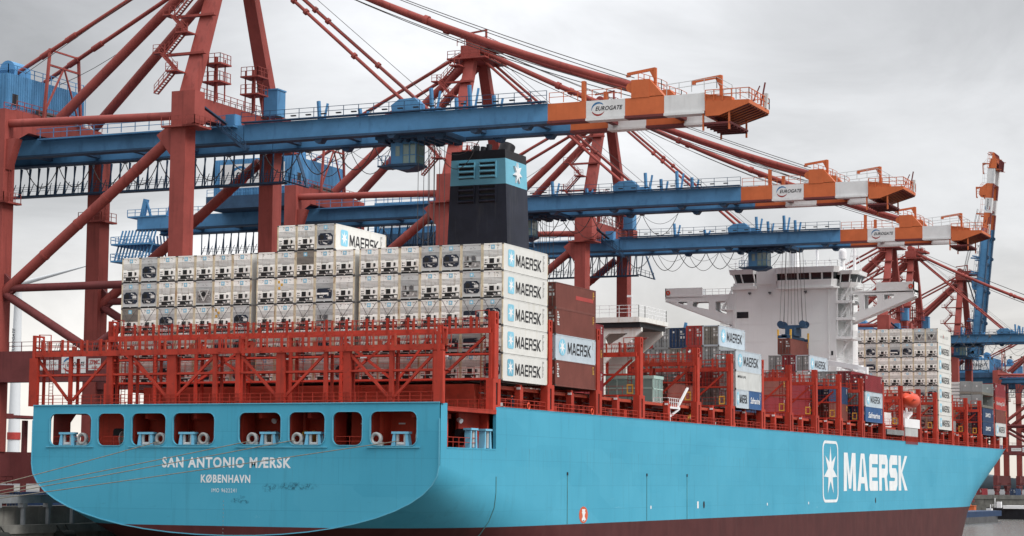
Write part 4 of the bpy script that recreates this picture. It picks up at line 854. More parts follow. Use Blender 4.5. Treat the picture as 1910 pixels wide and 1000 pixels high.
    m = MB(); m.box(-34.3, -30.9, -3.2, 3.2, 84.2, 86.2).box(-36.3, -29.2, -4.4, 4.4, 83.7, 83.95).box(-33.6, -31.6, -2.6, 2.6, 86.2, 87.0)
    m.rail([(-36.2, -4.3, 83.95), (-29.3, -4.3, 83.95), (-29.3, 4.3, 83.95)], 1.2, 1.4, .045).rail([(-35, -3.1, 86.2), (-29.5, -3.1, 86.2), (-29.5, 3.1, 86.2)], 1.2, 1.3, .045)
    m.box(-31, -28, -2.8, 2.8, 85.6, 86.2).beam((-30.6, -1, 86.2), (-30.6, -1, 89.2), .3).beam((-30.6, -1, 89.0), (-34.5, -1, 88.6), .28).tube((-33, -2.4, 87.2), (-33, 2.4, 87.2), .8, 14).box(-32.2, -30, 1, 2.6, 86.2, 87.4)
    P('mast_head', 'crane_red', m)
    for s_ in (-1, 1):
        y = s_*3.72
        P('inner_stay', 'crane_red', (lambda b: [b.tube((-31.8, s_*2.4, 84.8), (-4.4, y, 60.9), .24, 8)] + [b.tube(Vector((-31.8, s_*2.4, 84.8)).lerp(Vector((-4.4, y, 60.9)), t), Vector((-31.8, s_*2.4, 84.8)).lerp(Vector((-4.4, y, 60.9)), t+.012), .42, 10) for t in (.36, .43, .7)] and b)(MB()))
        a = Vector((-31.4, s_*2.4, 85.6)); b = Vector((26.2, y, 61.3)); st = MB(); pts = []
        for i in range(13):
            t = i/12; p = a.lerp(b, t); p.z -= 1.5*4*t*(1-t); pts.append(p)
        st.path(pts, .42, 10)
        for i in (3, 6): st.tube(pts[i], pts[i].lerp(pts[i+1], .12), .62, 12)
        P('outer_stay', 'crane_red', st)
        c = MB(); 
        for dz, sg in ((.9, .8), (-.8, 1.7)): c.path([a.lerp(b, i/10)+Vector((0, s_*.35, dz-sg*4*(i/10)*(1-i/10))) for i in range(11)], .055, 5)
        c.tube((-31.6, s_*2.2, 86.2), (-3.0, y, 61.4), .04, 5); P('hoist_cable', 'cable', c)
    c = MB(); c.tube((-33, -2, 86.5), (-62, -6, 68.6), .045, 5); c.path([(-33.5+(-28.5)*i/10, 2, 85.5-17*i/10-2.2*4*(i/10)*(1-i/10)) for i in range(11)], .045, 5); P('rear_cable', 'cable', c)
    # zigzag stair up the mast
    s = MB(); z = 63.2; k = 0
    while z < 82:
        t = (z-63)/21.8; yc = -10.6+8.6*t; xo = -34.3-.4*(k % 2); x0, x1 = (-36.9, -34.2) if k % 2 == 0 else (-34.2, -36.9); dz = 2.75
        for dy in (-.45, .45): s.beam((x0, yc-1.2+dy, z), (x1, yc-1.2+dy, z+dz), .09, .24)
        for j in range(10): s.beam((x0+(x1-x0)*j/10, yc-1.65, z+dz*j/10), (x0+(x1-x0)*j/10, yc-.75, z+dz*j/10), .22, .06)
        s.rail([(x0, yc-1.65, z), (x1, yc-1.65, z+dz)], 1.05, 1.0, .035)
        s.box(x1-1.0 if k % 2 else x1-.9, x1+.9 if k % 2 == 0 else x1+.2, yc-1.9, yc+.2, z+dz-.12, z+dz+.06); s.rail([(x1-.9, yc-1.85, z+dz), (x1+.9, yc-1.85, z+dz)], 1.05, .9, .035)
        if k % 2: s.box(x1, -31.0, yc-.3, yc+.4, z+dz-.2, z+dz+.1)
        z += dz; k += 1
    P('stair', 'crane_red', s)
    s = MB()
    for dy in (-.4, .4): s.beam((-30.9, -6+dy, 59.4), (-26.5, -6+dy, 56.0), .09, .25)
    for j in range(14): s.beam((-30.9+4.4*j/14, -6.4, 59.4-3.4*j/14), (-30.9+4.4*j/14, -5.6, 59.4-3.4*j/14), .25, .06)
    s.rail([(-30.9, -6.4, 59.4), (-26.5, -6.4, 56)], 1.1, 1., .04); s.beam((-33, -11.2, 63.2), (-29.5, -6.3, 59.6), .8, .15); P('access_stair', 'crane_navy', s)
    P('electrical_room', 'crane_blue', MB().box(-31.6, -29.5, 6.6, 8.8, 62.9, 66.4).box(-31.7, -29.4, 6.5, 8.9, 66.4, 66.6)); P('cable_box', 'crane_blue', MB().box(-31, -29.5, -4.2, -2.6, 59.8, 61.3))
    # boom, hinged at HX
    HX, HZ = -28.0, 58.6; BO = (HX, 0, HZ)
    bm = empty('boom', (HX-CO_[0], 0, HZ-CO_[2])); bm.parent = root
    B = lambda n, mats, mb: mb.build(n, mats, bm, BO)
    cuts = [(-28, 15.0, 0), (15.0, 20.05, 2), (20.05, 25.1, 3), (25.1, 30.1, 2), (30.1, 35.2, 3), (35.2, 38.5, 2)]
    for s_ in (-1, 1):
        g = MB(); a, b = sorted((s_*GF, s_*GN))
        for x0, x1, c in cuts:
            zt = 59.72
            if x1 > 38: g.add([(x0,a,57.55),(x1,a,57.75),(x1,b,57.75),(x0,b,57.55),(x0,a,59.6),(x1,a,59.1),(x1,b,59.1),(x0,b,59.6)], [(3,2,1,0),(4,5,6,7),(0,1,5,4),(1,2,6,5),(2,3,7,6),(3,0,4,7)], c)
            else: g.box(x0, x1, a, b, 57.55, zt, c)
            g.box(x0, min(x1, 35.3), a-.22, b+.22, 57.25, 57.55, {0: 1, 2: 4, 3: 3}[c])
        g.box(-28, 15, a-.05, b+.05, 59.72, 59.8, 0)
        for x in (-17, -6.5, 5, 12.0): g.prism([(x-.7, 57.25), (x+.7, 57.25), (x+.3, 56.75), (x-.3, 56.75)], lambda u, v, w: (u, a+w, v), b-a, 1)
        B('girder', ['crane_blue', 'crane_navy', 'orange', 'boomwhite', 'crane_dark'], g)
    sg = MB(); eurogate(sg, NY(-GN-.01), 20.1, 25.05, 57.62, 59.66, .015); B('operator_sign', EGM, sg)
    for x in range(-24, 34, 9): B('cross_tie', 'crane_navy' if x < 14 else 'crane_dark', MB().box(x-.4, x+.4, -GF, GF, 57.9, 59.3, 0))
    r = MB()
    for s_ in (-1, 1): r.box(*sorted((-28, 15)), *sorted((s_*(GN), s_*(GN+.9))), 59.85, 59.98, 0); r.rail([(-28, s_*(GN+.85), 59.95), (15.2, s_*(GN+.85), 59.95)], 1.25, 2.15, .036, mi=0); r.rail([(15.2, s_*GN, 59.8), (24.6, s_*GN, 59.8)], 1.25, 1.8, .038, mi=1); r.rail([(26.5, s_*(GN-.8), 61.7), (29.5, s_*(GN-.7), 60.6), (30.2, s_*(GN-.7), 60.2)], 1.25, .9, .04, mi=1); r.rail([(30.2, s_*(GN-.6), 59.8), (36.5, s_*(GN-.6), 60.3), (38.4, s_*(GN-.6), 59.2)], 1.35, 1.6, .035, mi=2)
    for k in range(18): r.box(-25+k*2.2, -24.3+k*2.2, -GN-.9, -GN-.6, 60.25, 60.4, 3)
    B('railing', ['crane_navy', 'orange', 'grey', 'black'], r)
    for s_ in (-1, 1):
        pv = MB(); y = s_*3.72; pv.prism([(-6.3, 59.7), (-6.5, 60.9), (-5.4, 61.6), (-3.2, 61.7), (-2.4, 60.9), (-2.4, 59.7)], lambda u, v, w: (u, y-.75+w, v), 1.5)
        B('stay_bracket', 'crane_blue', pv)
    for x, h in ((-17.0, 2.4), (-11.0, 1.0), (-.9, 3.0), (4.4, 3.0)):
        for s_ in ((-1,) if x < -5 else (-1, 1)):
            y = s_*3.72; b = MB(); b.beam((x, y-.25, 59.7), (x-.1, y-.45, 59.8+h), .42, .34).beam((x+.35, y+.25, 59.7), (x+.75, y+.45, 59.8+h*.9), .42, .30).box(x-.25, x+.6, y-.4, y+.4, 59.7, 60.2)
            B('boom_rest', 'crane_blue', b)
    for s_ in (-1, 1):
        y = s_*3.72; b = MB(); b.box(19.3, 19.75, y-.3, y+.3, 59.7, 62.3); B('stay_post', 'orange', b)
        b = MB(); b.box(25.9, 28.2, y-.7, y+.7, 59.7, 61.9).prism([(28.2, 61.9), (28.2, 59.8), (30.0, 59.8)], lambda u, v, w: (u, y-.65+w, v), 1.3).tube((25.8, y-.6, 61.0), (25.8, y+.6, 61.0), .6, 12); B('anchor_block', 'orange', b)
    for x, z in ((28.6, 61.5), (36.9, 60.0)):
        b = MB(); y = -3.3; b.beam((x, y, z-1.2), (x, y, z+1.9), .32, .36).beam((x, y, z+1.8), (x-3.6, y, z+1.35), .26, .34).prism([(x, z+.2), (x, z+1.7), (x-.8, z+1.7)], lambda u, v, w: (u, y-.1+w, v), .2).box(x-3.7, x-3.2, y-.15, y+.15, z+1.0, z+1.3); B('service_jib', 'orange', b)
    e = MB(); pl = [(35.3, -4.5), (40.7, -4.5), (40.7, 3.7), (35.3, 3.7)]
    e.prism([(35.3, 58.75), (40.7, 58.6), (40.7, 58.15), (37.0, 56.9), (35.3, 56.9)], lambda u, v, w: (u, -4.5+w, v), 8.2, 0)
    for k in range(8): y = -4.2+k*1.1; e.beam((36.0, y, 56.75), (40.6, y, 58.1), .16, .3, 1)
    for a_, b_ in zip(pl, pl[1:]): e.rail([(a_[0], a_[1], 58.7), (b_[0], b_[1], 58.7)], 1.3, 1.1, .05, 0)
    e.box(34.9, 38.4, -4.4, 2.6, 55.9, 56.15, 1)
    for k in range(6): e.box(34.95, 38.35, -4.2+k*1.3, -4.05+k*1.3, 55.7, 55.9, 1)
    for x in (35.0, 38.2):
        for y in (-4.3, 2.5): e.beam((x, y, 57.6), (x, y, 55.2), .2, mi=0)
    e.beam((40.3, 1.4, 58.6), (40.9, 1.4, 61.6), .16, mi=1).beam((40.6, 2.2, 58.6), (40.8, 2.2, 60.4), .45, mi=2).beam((39.5, .2, 58.6), (40.6, .2, 61.0), .12, mi=1)
    B('tip_platform', ['orange', 'crane_dark', 'c_pale'], e)
    # trolley with the driver's cab
    tr = empty('trolley', (0, 0, 0)); tr.parent = root
    m = MB(); m.box(-9.5, .6, -2.9, 2.9, 56.9, 57.5, 0).box(-8.5, -1.5, -2.6, 2.6, 57.5, 58.8, 0)
    for x in (-8.6, -6.4, -3.0, -.4):
        for y in (-2.9, 2.5): m.box(x-.5, x+.5, y, y+.4, 56.5, 57.2, 0)
    for k in range(9): x = -9+k*1.1; m.box(x, x+.35, -2.4, 2.4, 56.6, 56.95, 0)
    sub('trolley_frame', 'crane_navy', m, tr)
    m = MB(); m.box(-8.1, -6.4, -1.2, 1.2, 53.9, 56.8, 0).box(-8.4, -4.2, -1.5, 1.5, 53.6, 53.9, 1).box(-6.4, -4.5, -1.2, 1.2, 56.45, 56.8, 0)
    for x, y in ((-6.4,-1.2), (-4.5,-1.2), (-4.5,1.2), (-5.4,-1.2)): m.beam((x, y, 53.9), (x, y, 56.5), .13)
    m.beam((-6.4,-1.2,55.0), (-4.5,-1.2,55.0), .09).beam((-4.5,-1.2,55.0), (-4.5,1.2,55.0), .09).prism([(-8.4,53.6),(-4.2,53.6),(-5.4,53.1),(-7.0,53.1)], lambda u, v, w: (u, -1.3+w, v), 2.6, 1).rail([(-9.8,-1.4,53.8), (-8.2,-1.4,53.8)], 1.2, .6, .04).box(-9.9,-8.2,-1.4,1.4,53.6,53.8,1)
    m.beam((-6.6, 0, 56.8), (-6.6, 0, 57.0), 1.6, 1.6)
    m.build('cab_body', ['crane_blue', 'crane_navy'], tr, CO_)
    m = MB(); m.box(-6.38, -4.52, -1.19, -1.16, 53.95, 56.4).box(-4.55, -4.51, -1.16, 1.16, 53.95, 56.4).box(-6.38, -4.55, 1.13, 1.17, 53.95, 56.4).box(-7.4, -6.8, -1.23, -1.2, 54.9, 56.2); sub('window', 'green_glass', m, tr)
    rp = MB()
    for x in (-.4, .4, 1.2, 1.9):
        for y in (-1.6, 1.6): rp.tube((x-3.6, y*.9, 57), (x-3.6, y, 24.8), .04, 5)
    sub('hoist_rope', 'cable', rp, tr)
    return root
craneA = crane_proto(); cmap = child_map()
craneA.location = (-46, 52.85, QZ); tag(craneA, 'red and blue gantry crane over the stern, its boom above the funnel', 'crane', 'container gantry cranes along the quay')
def find(root, stem_):
    return [c for c in COL.objects if c.parent is root and c.name.split('.')[0] == stem_]
def drop(o):
    for c in [c for c in COL.objects if c.parent is o]: drop(c)
    bpy.data.objects.remove(o)
def crane_copy(Y, label, dz=0, trolley=0., no_boom=False, raised=False, ropes=True):
    c = copy_tree(craneA, cmap); c.location = (-46, Y, QZ+dz); tag(c, label)
    for t in find(c, 'trolley'):
        if no_boom or raised: drop(t)
        else:
            t.location.x += trolley
            if not ropes:
                for r in find(t, 'hoist_rope'): drop(r)
    if no_boom:
        for n in ('boom', 'inner_stay', 'outer_stay', 'hoist_cable'):
            for o in find(c, n): drop(o)
    if raised:
        for b in find(c, 'boom'): b.rotation_euler.y = -R_(84)
        for n in ('inner_stay', 'outer_stay', 'hoist_cable'):
            for o in find(c, n): drop(o)
        rp = MB()
        for y in (-1.6, -.8, .8, 1.6): rp.tube((-32, y, 86.5), (-26.5, y*2, 108), .07, 5)
        rp.path([(-30.5, -3, 85), (-27.5, -3.5, 75), (-27.8, -3.7, 66)], .22, 8).path([(-30.5, 3, 85), (-27.5, 3.5, 75), (-27.8, 3.7, 66)], .22, 8)
        rp.build('hoist_cable', 'cable', c, CO_)
    for w in find(c, 'cable_loop'):
        w.location.z += random.uniform(-.1, .3)
    return c
crane_copy(131.2, 'red and blue gantry crane whose mast rises behind the funnel', trolley=-17.5)
crane_copy(191.2, 'red and blue gantry crane with its boom ending above the bridge, loading a container', trolley=4.6, ropes=False)
crane_copy(426, 'distant red gantry crane seen behind the starboard bridge wing', -1.0, no_boom=True)
crane_copy(454, 'distant gantry crane with its blue boom level beyond the reefers at the bow', -1.5, trolley=-12, ropes=False)
crane_copy(528, 'gantry crane with its striped boom raised upright at the far bow', -1.5, raised=True)
crane_copy(748, 'far gantry crane beyond the bow, its blue house showing above grey containers', 0, trolley=-20, ropes=False)
crane_copy(802, 'last gantry crane in the row, its house half hidden by the one before', 0, trolley=-20, ropes=False)

# ------------------------------------------------------------------ containers
def reefer_body(front, seed):
    rnd = random.Random(seed); m = MB(); h = 2.896; w = 1.219
    m.box(-w+.02, w-.02, .06, 12.13, .12, h-.03, 1)
    for x0, x1 in ((-w, -w+.135), (w-.135, w)): m.box(x0, x1, 0, .12, .15, h-.12, 2).box(x0, x1, 12.07, 12.19, .15, h-.12, 2)
    m.box(-w, w, .005, .12, h-.12, h, 0).box(-w, w, .01, .1, .12, .26, 0).box(-w, w, 12.07, 12.19, h-.12, h, 1).box(-w, w, 12.07, 12.19, 0.02, .2, 1)
    m.box(w-.12, w-.005, .12, 12.07, .03, .17, 1).box(-w+.005, -w+.12, .12, 12.07, .03, .17, 1).box(w-.1, w-.004, .12, 12.07, h-.09, h-.004, 1).box(-w+.004, -w+.1, .12, 12.07, h-.09, h-.004, 1)
    m.box(-w+.2, -.08, .002, .5, -.012, .2, 3).box(.08, w-.2, .002, .5, -.012, .2, 3)
    for x in (-w, w-.18):
        for y in (0, 12.01):
            for z in (0, h-.12): m.box(x-.004, x+.184, y-.006, y+.186, z-.003, z+.123, 4)
    m.box(-w+.13, w-.13, .035, .07, .26, h-.12, 0)
    for z in (2.12, 1.98, 1.84, 1.7, 1.58): m.box(-w+.15, w-.15, .022, .04, z, z+.03, 6)
    for k in range(8): x = rnd.uniform(-1, .9); z = rnd.uniform(2.2, 2.7); m.box(x, x+rnd.uniform(.05, .2), .026, .04, z, z+.035, 6)
    for k in range(9): x = -.5+k*.11; m.box(x, x+.07, .02, .04, 1.47, 1.52, 3)
    return m
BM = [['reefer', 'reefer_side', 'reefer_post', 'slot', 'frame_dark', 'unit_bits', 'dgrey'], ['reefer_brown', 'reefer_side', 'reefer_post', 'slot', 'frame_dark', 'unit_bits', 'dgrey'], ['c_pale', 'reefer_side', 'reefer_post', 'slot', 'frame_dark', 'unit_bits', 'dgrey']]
def unit(kind):
    m = MB(); rnd = random.Random(kind)
    def bits(n, x0, x1, z0, z1, mi=(2, 3, 1), s=.16):
        for _ in range(n):
            x = rnd.uniform(x0, x1-s); z = rnd.uniform(z0, z1-s*.5); m.box(x, x+rnd.uniform(.05, s*1.6), -.012-.004*_/n, .03, z, z+rnd.uniform(.04, s), rnd.choice(mi))
    if kind in 'WY':
        m.box(-1.04, 1.04, -.005, .036, .72, 1.36, 0).box(-.38, .16, -.02, .03, .78, 1.30, 1).box(.5, .70, -.02, .03, .86, 1.24, 1).box(.74, .8, -.015, .03, .95, 1.2, 2)
        for z in (.86, 1.13): m.tube((-.85, .03, z), (-.85, -.02, z), .07, 8, 1); m.box(-.75, -.62, -.012, .03, z-.03, z+.04, 1)
        m.box(-.98, .98, -.01, .036, .25, .68, 1); bits(9, -.75, .75, .3, .62); m.box(.62, .95, -.03, .03, .33, .6, 0).box(-.98, -.7, -.03, .03, .34, .58, 0)
        if kind == 'Y':
            for x, z in ((-.9, 1.62), (-.6, 2.0), (-.95, 2.3)): m.box(x, x+.26, .01, .034, z, z+.3, 4)
    elif kind == 'D':
        o = [(-.92,.78),(-.92,1.55),(-.6,1.87),(.6,1.87),(.92,1.55),(.92,.78),(.7,.55),(-.7,.55)]
        m.prism(o, lambda u, v, w: (u, .034-w, v), .03, 5); bits(13, -.75, .8, .6, 1.0); bits(8, .05, .8, 1.15, 1.75, (3, 3, 2)); m.box(-.85, .85, -.004, .03, 1.02, 1.08, 2)
        m.tube((-.45, .03, 1.42), (-.45, -.03, 1.42), .26, 14, 1); m.box(.3, .8, -.02, .03, 1.15, 1.45, 3); m.box(-.16, .1, .02, .034, 2.1, 2.15, 1)
    elif kind == 'H':
        o = [(-.85,.5),(-.92,.8),(-.92,1.5),(-.75,1.62),(.75,1.62),(.92,1.5),(.92,.8),(.85,.5)]
        m.prism(o, lambda u, v, w: (u, .034-w, v), .03, 5); m.box(-.95, .5, -.02, .03, .92, 1.12, 0); bits(14, -.8, .8, .5, .9, (2, 3, 1)); bits(5, .2, .85, 1.2, 1.55, (3, 2))
    elif kind == 'V':
        m.box(-.95, .95, .0, .036, .45, 1.75, 2); bits(22, -.9, .9, .5, 1.7); m.tube((-.02, .03, 1.38), (-.02, -.05, 1.38), .28, 16, 1)
        m.beam((-.65, -.05, 1.85), (0, -.05, .6), .06, .09, 3).beam((.65, -.05, 1.85), (0, -.05, .6), .06, .09, 3).beam((-.65, -.05, 1.85), (.65, -.05, 1.85), .06, .07, 3)
    else:
        m.box(-.85, -.35, -.02, .03, 1.15, 1.62, 2).box(-.5, -.38, -.03, .03, 1.2, 1.6, 1).box(-.05, .5, -.02, .03, 1.1, 1.65, 2); m.tube((.22, .03, 1.38), (.22, -.03, 1.38), .24, 14, 6)
        m.box(-.95, .95, -.004, .03, .4, .95, 2); bits(9, -.9, .8, .42, .9, (3, 3, 1), .3); m.box(-.95, .95, -.02, .03, .97, 1.02, 1)
    return m
UM = ['reefer', 'slot', 'unit_bits', 'reefer_side', 'yellow', 'unit_navy', 'dgrey']
emb = MB(); emb.box(-.21, .21, .012, .034, 2.3, 2.72, 0); put(emb, fill2d([star7(0, 2.51, .16, .16, .5)]), NY(.008), 1)
let = MB(); f = PX(1.232)
put(let, fit(WM_THIN, 3.35, 10.3, .72, 1.98), f)
emb2 = MB(); put(emb2, fill2d([rrect(1.30, 2.92, .58, 2.36, .22, 3)]), PX(1.226), 0); put(emb2, fill2d([star7(2.11, 1.47, .72, .78, .36)]), PX(1.230), 1)
side = MB(); random.seed(2)
for k in range(12): z = 2.5-.15*k; side.box(1.2, 1.232, 10.75, 10.75+random.uniform(.15, .5), z, z+.05, 0)
MESH = {}
def keep(key, ob): MESH[key] = ob.data; bpy.data.objects.remove(ob)
for i in range(3): keep('body%d' % i, reefer_body(0, i).build('body', BM[i]))
for k_ in 'WYDHVT': keep('unit'+k_, unit(k_).build('cooling_unit', UM))
keep('emb', emb.build('emblem', ['sky_star', 'white'])); keep('let', let.build('lettering', 'ink')); keep('emb2', emb2.build('side_emblem', ['sky_star', 'white'])); keep('emb3', emb2.build('side_emblem', ['sky_star2', 'white'])); keep('side', side.build('number_plate', 'unit_bits'))
def inst(name, key, par):
    o = bpy.data.objects.new(name, MESH[key]); COL.objects.link(o); o.parent = par; return o
DESC = {'W': 'dark square panel', 'Y': 'yellow stickers', 'D': 'dark octagonal unit', 'H': 'wide black unit', 'V': 'round fan', 'T': 'twin fan boxes'}
def reefer(x, y, z, kind, label, group, lettered=False, body=0, emb=True, teal=False):
    r = empty('reefer_container', (x, y, z)); tag(r, label, 'container', group)
    inst('body', 'body%d' % body, r); inst('cooling_unit', 'unit'+kind, r)
    if emb: inst('emblem', 'emb', r)
    if lettered: inst('lettering', 'let', r); inst('side_emblem', 'emb3' if teal else 'emb2', r); inst('number_plate', 'side', r)
    return r
Y_R = 15.41; H_R = 2.91; ZR = 24.2
colx = [23.93-1.219-2.444*k for k in range(7)] + [6.22-1.219-2.45*k for k in range(5)] + [-6.72-1.219-2.444*k for k in range(7)]
colx = colx[::-1]                                             # from the quay side to the starboard side
rows = {4: 'WDWWWWW' 'WWGWW' 'WWWDDTW', 3: 'DDWWVWW' 'WYWHW' 'WWTWWDW', 2: 'GWDWWYD' 'WWWTW' 'WWWWWHD', 1: 'WWDWWHD' 'WWWHW' 'WWWWHHW', 0: 'WWDWHWD' 'WDWWD' 'WWWWWWD'}
ranks = {4: 'top tier', 3: 'second tier down', 2: 'third tier down', 1: 'fourth tier down', 0: 'bottom tier'}
rr = random.Random(4)
for k in range(5):
    for c, t in enumerate(rows[k]):
        g = t == 'G'; t = 'W' if g else t
        lab = ('brown panelled reefer' if g else 'white reefer with '+DESC[t]) + ', stern stack, %s, column %s from the quay' % (ranks[k], ORD[c+1])
        if c == 18: lab = 'white reefer with lettered side, outer column beside the brown containers, ' + ranks[k]
        reefer(colx[c], Y_R, ZR+H_R*k, t, lab, 'reefers of the stern stack', c == 18, 1 if g else (2 if t in 'DHTV' else 0), t != 'T' and t != 'V' and rr.random() > .18, teal=(k == 0))
for i, x in enumerate((-2.27, .15, 2.57)):
    reefer(x, Y_R, ZR+H_R*5, 'WWD'[i], ('white reefer on top of the stern stack, beside the crane leg', 'white reefer on top of the stern stack, middle of the three', 'white reefer with lettered side on top of the stern stack')[i], 'reefers on top of the stern stack', i == 2, 2 if i == 2 else 0)
# lashing rods in front of the third tier
rod = MB(); rod.tube((-1.1, -.55, -.4), (.95, -.06, 2.8), .028, 5); keep('rod', rod.build('lashing_rod', 'cable')); rod = MB(); rod.tube((1.1, -.55, -.4), (-.95, -.06, 2.8), .028, 5); keep('rod2', rod.build('lashing_rod', 'cable'))
for c in range(19):
    for kk, nm in (('rod', 'leaning to starboard'), ('rod2', 'leaning to the quay')):
        o = bpy.data.objects.new('lashing_rod', MESH[kk]); COL.objects.link(o); o.location = (colx[c], Y_R, ZR+2*H_R); tag(o, 'thin steel lashing rod %s, across third tier reefer, column %s from quay' % (nm, ORD[c+1]), 'lashing rod', 'lashing rods before the stern stack')
# second reefer block beyond the bridge
rr = random.Random(9); Y2 = Yi(14.5)+1.5
tn = ['bottom tier', 'sixth tier down', 'fifth tier down', 'fourth tier down', 'third tier down', 'second tier down', 'top tier']
for k in range(7):
    for c in range(8):
        t = rr.choice('WWWWDDHV') if not (k == 6 and c < 2) else 'V'
        if k == 6 and c >= 2 and c < 5: t = 'W'
        lab = 'white reefer with %s, forward block, %s, column %s from starboard' % (DESC[t], tn[k], ORD[c+1])
        if c == 0: lab = 'white reefer with lettered side, forward block beyond the lifeboat, ' + tn[k]
        o = reefer(23.98-1.219-2.45*c, Y2, 24.3+2.85*k, t, lab, 'reefers of the forward block', c == 0 and k < 6, 2 if t in 'DHV' else 0, rr.random() > .3)
        o.scale.z = 2.85/2.91
        if c == 0 and k == 6:
            s = MB(); put(s, fit(text2d('HAMBURG SÜD', .0, 0), 2.2, 9.6, 1.1, 1.8), PX(1.232), 0); put(s, fill2d([[(5.0,1.0),(5.6,1.5),(5.0,2.0)]]), PX(1.236), 1); s.build('lettering', ['c_pale', 'c_red'], o)
# steel dry containers
def dry_body(L, H):
    w = 1.219; m = MB()
    for s_ in (-1, 1):      # corrugated sides
        pts = []; y = .18; p = .278
        while y < L-.3: pts += [(y, 0), (y+.07, 0), (y+.139, .036), (y+.209, .036)]; y += p
        pts.append((L-.15, 0)); vs = []; n = len(pts)
        for a, d in pts: x = s_*(w-.012-d); vs += [(x, a, .15), (x, a, H-.08)]
        m.add(vs, [(2*i, 2*i+2, 2*i+3, 2*i+1) if s_ > 0 else (2*i+1, 2*i+3, 2*i+2, 2*i) for i in range(n-1)], 0)
        m.box(*sorted((s_*w, s_*(w-.06))), .1, L-.1, 0, .16, 0).box(*sorted((s_*w, s_*(w-.06))), .1, L-.1, H-.09, H, 0)
        for y0 in (0, L-.15): m.box(*sorted((s_*w, s_*(w-.15))), y0, y0+.15, .1, H-.1, 0)
    m.box(-w+.06, w-.06, .12, L-.1, H-.06, H-.02, 0).box(-w+.05, w-.05, .1, L-.1, .05, .15, 1).box(-w+.1, w-.1, L-.1, L-.05, .1, H-.1, 0)
    m.box(-w, w, 0, .14, H-.14, H, 0).box(-w, w, 0, .14, .02, .16, 0).box(-w+.12, w-.12, .10, .14, .16, H-.14, 1)
    for x in (-w, w-.17):
        for y in (0, L-.17):
            for z in (0, H-.12): m.box(x-.004, x+.174, y-.004, y+.174, z-.004, z+.124, 1)
    return m
def door(s_, H):
    m = MB(); x0, x1 = sorted((s_*.02, s_*1.07)); m.box(x0, x1, .04, .09, .18, H-.16, 0)
    for k in range(4): z = .35+k*(H-.7)/4; m.box(x0+.08, x1-.08, .02, .045, z+.08, z+(H-.7)/4-.08, 0)
    for t in (.28, .8):
        x = s_*t; m.tube((x, -.0, .2), (x, -.0, H-.18), .03, 6, 1); m.box(x-.09, x+.09, -.03, .04, 1.05, 1.15, 1)
        for z in (.24, .9, H*.55, H-.3): m.box(x-.06, x+.06, -.02, .045, z, z+.08, 1)
    m.box(s_*.02-.02, s_*.02+.02, .01, .05, .18, H-.16, 2)
    if s_ > 0: m.box(.38, .66, .012, .03, H-.72, H-.45, 3).box(.40, .66, .012, .03, H*.47, H*.47+.32, 3).box(.86, 1.02, .012, .03, H*.47, H*.47+.32, 3).box(.4, 1.0, .012, .03, H-.9, H-.84, 3).box(.4, .95, .012, .03, H-1.0, H-.95, 3)
    else: m.box(-.75, -.5, .012, .03, H-.75, H-.5, 3)
    return m
for L_, H_, nm in ((12.19, 2.896, 'a'), (12.19, 2.591, 'b'), (6.06, 2.591, 'c')):
    keep('dry'+nm, dry_body(L_, H_).build('body', ['c_grey', 'frame_dark']))
for nm, H_ in (('a', 2.896), ('b', 2.591), ('c', 2.591)):
    for s_ in (-1, 1): keep('door%s%d' % (nm, s_), door(s_, H_).build('door', ['c_grey', 'frame_dark', 'slot', 'c_pale']))
VAR = {}
def recolour(key, col):
    k = key+col
    if k not in MESH: me = MESH[key].copy(); me.materials[0] = K[col]; MESH[k] = me
    return k
SZ = {'a': (12.19, 2.896), 'b': (12.19, 2.591), 'c': (6.06, 2.591)}
def dry(x, y, z, size, col, label, group, doors=None, text=None, ycol='ink'):
    r = empty('dry_container', (x, y, z)); tag(r, label, 'container', group); L_, H_ = SZ[size]
    inst('body', recolour('dry'+size, col), r)
    for s_ in (-1, 1): inst('door', recolour('door%s%d' % (size, s_), doors or col), r)
    f = PX(1.222)
    if text == 'star':
        m = MB(); u = L_/12.19; put(m, fill2d([[(2.0*u+1.05*u*math.cos(R_(a)), H_*.52+.95*math.sin(R_(a))) for a in range(0, 360, 20)]]), f, 0); put(m, fill2d([star7(2.0*u, H_*.52, .85*u, .88, .36)]), PX(1.226), 1); m.build('side_emblem', ['sky_star', 'white'], r)
        m = MB(); put(m, fit(WM_THIN, 3.6*u, 10.7*u, H_*.28, H_*.74), f); m.build('lettering', 'ink', r)
    elif text:
        m = MB(); s, u0, u1, v0, v1 = text; put(m, fit(text2d(s, .015, .2 if ycol == 'white' else 0), u0, u1, v0, v1), f); m.build('lettering', ycol, r)
    m = MB(); rd = random.Random(label)
    for k in range(7): v = H_-.35-k*.13; m.box(1.20, 1.226, L_-.95, L_-.95+rd.uniform(.15, .5), v, v+.07)
    m.build('number_plate', 'yellow' if col == 'c_brown' else 'c_pale', r)
    return r
yb_ = Yi(1)+1.55; xo = 23.95-1.219
G1 = 'containers of the second stack'
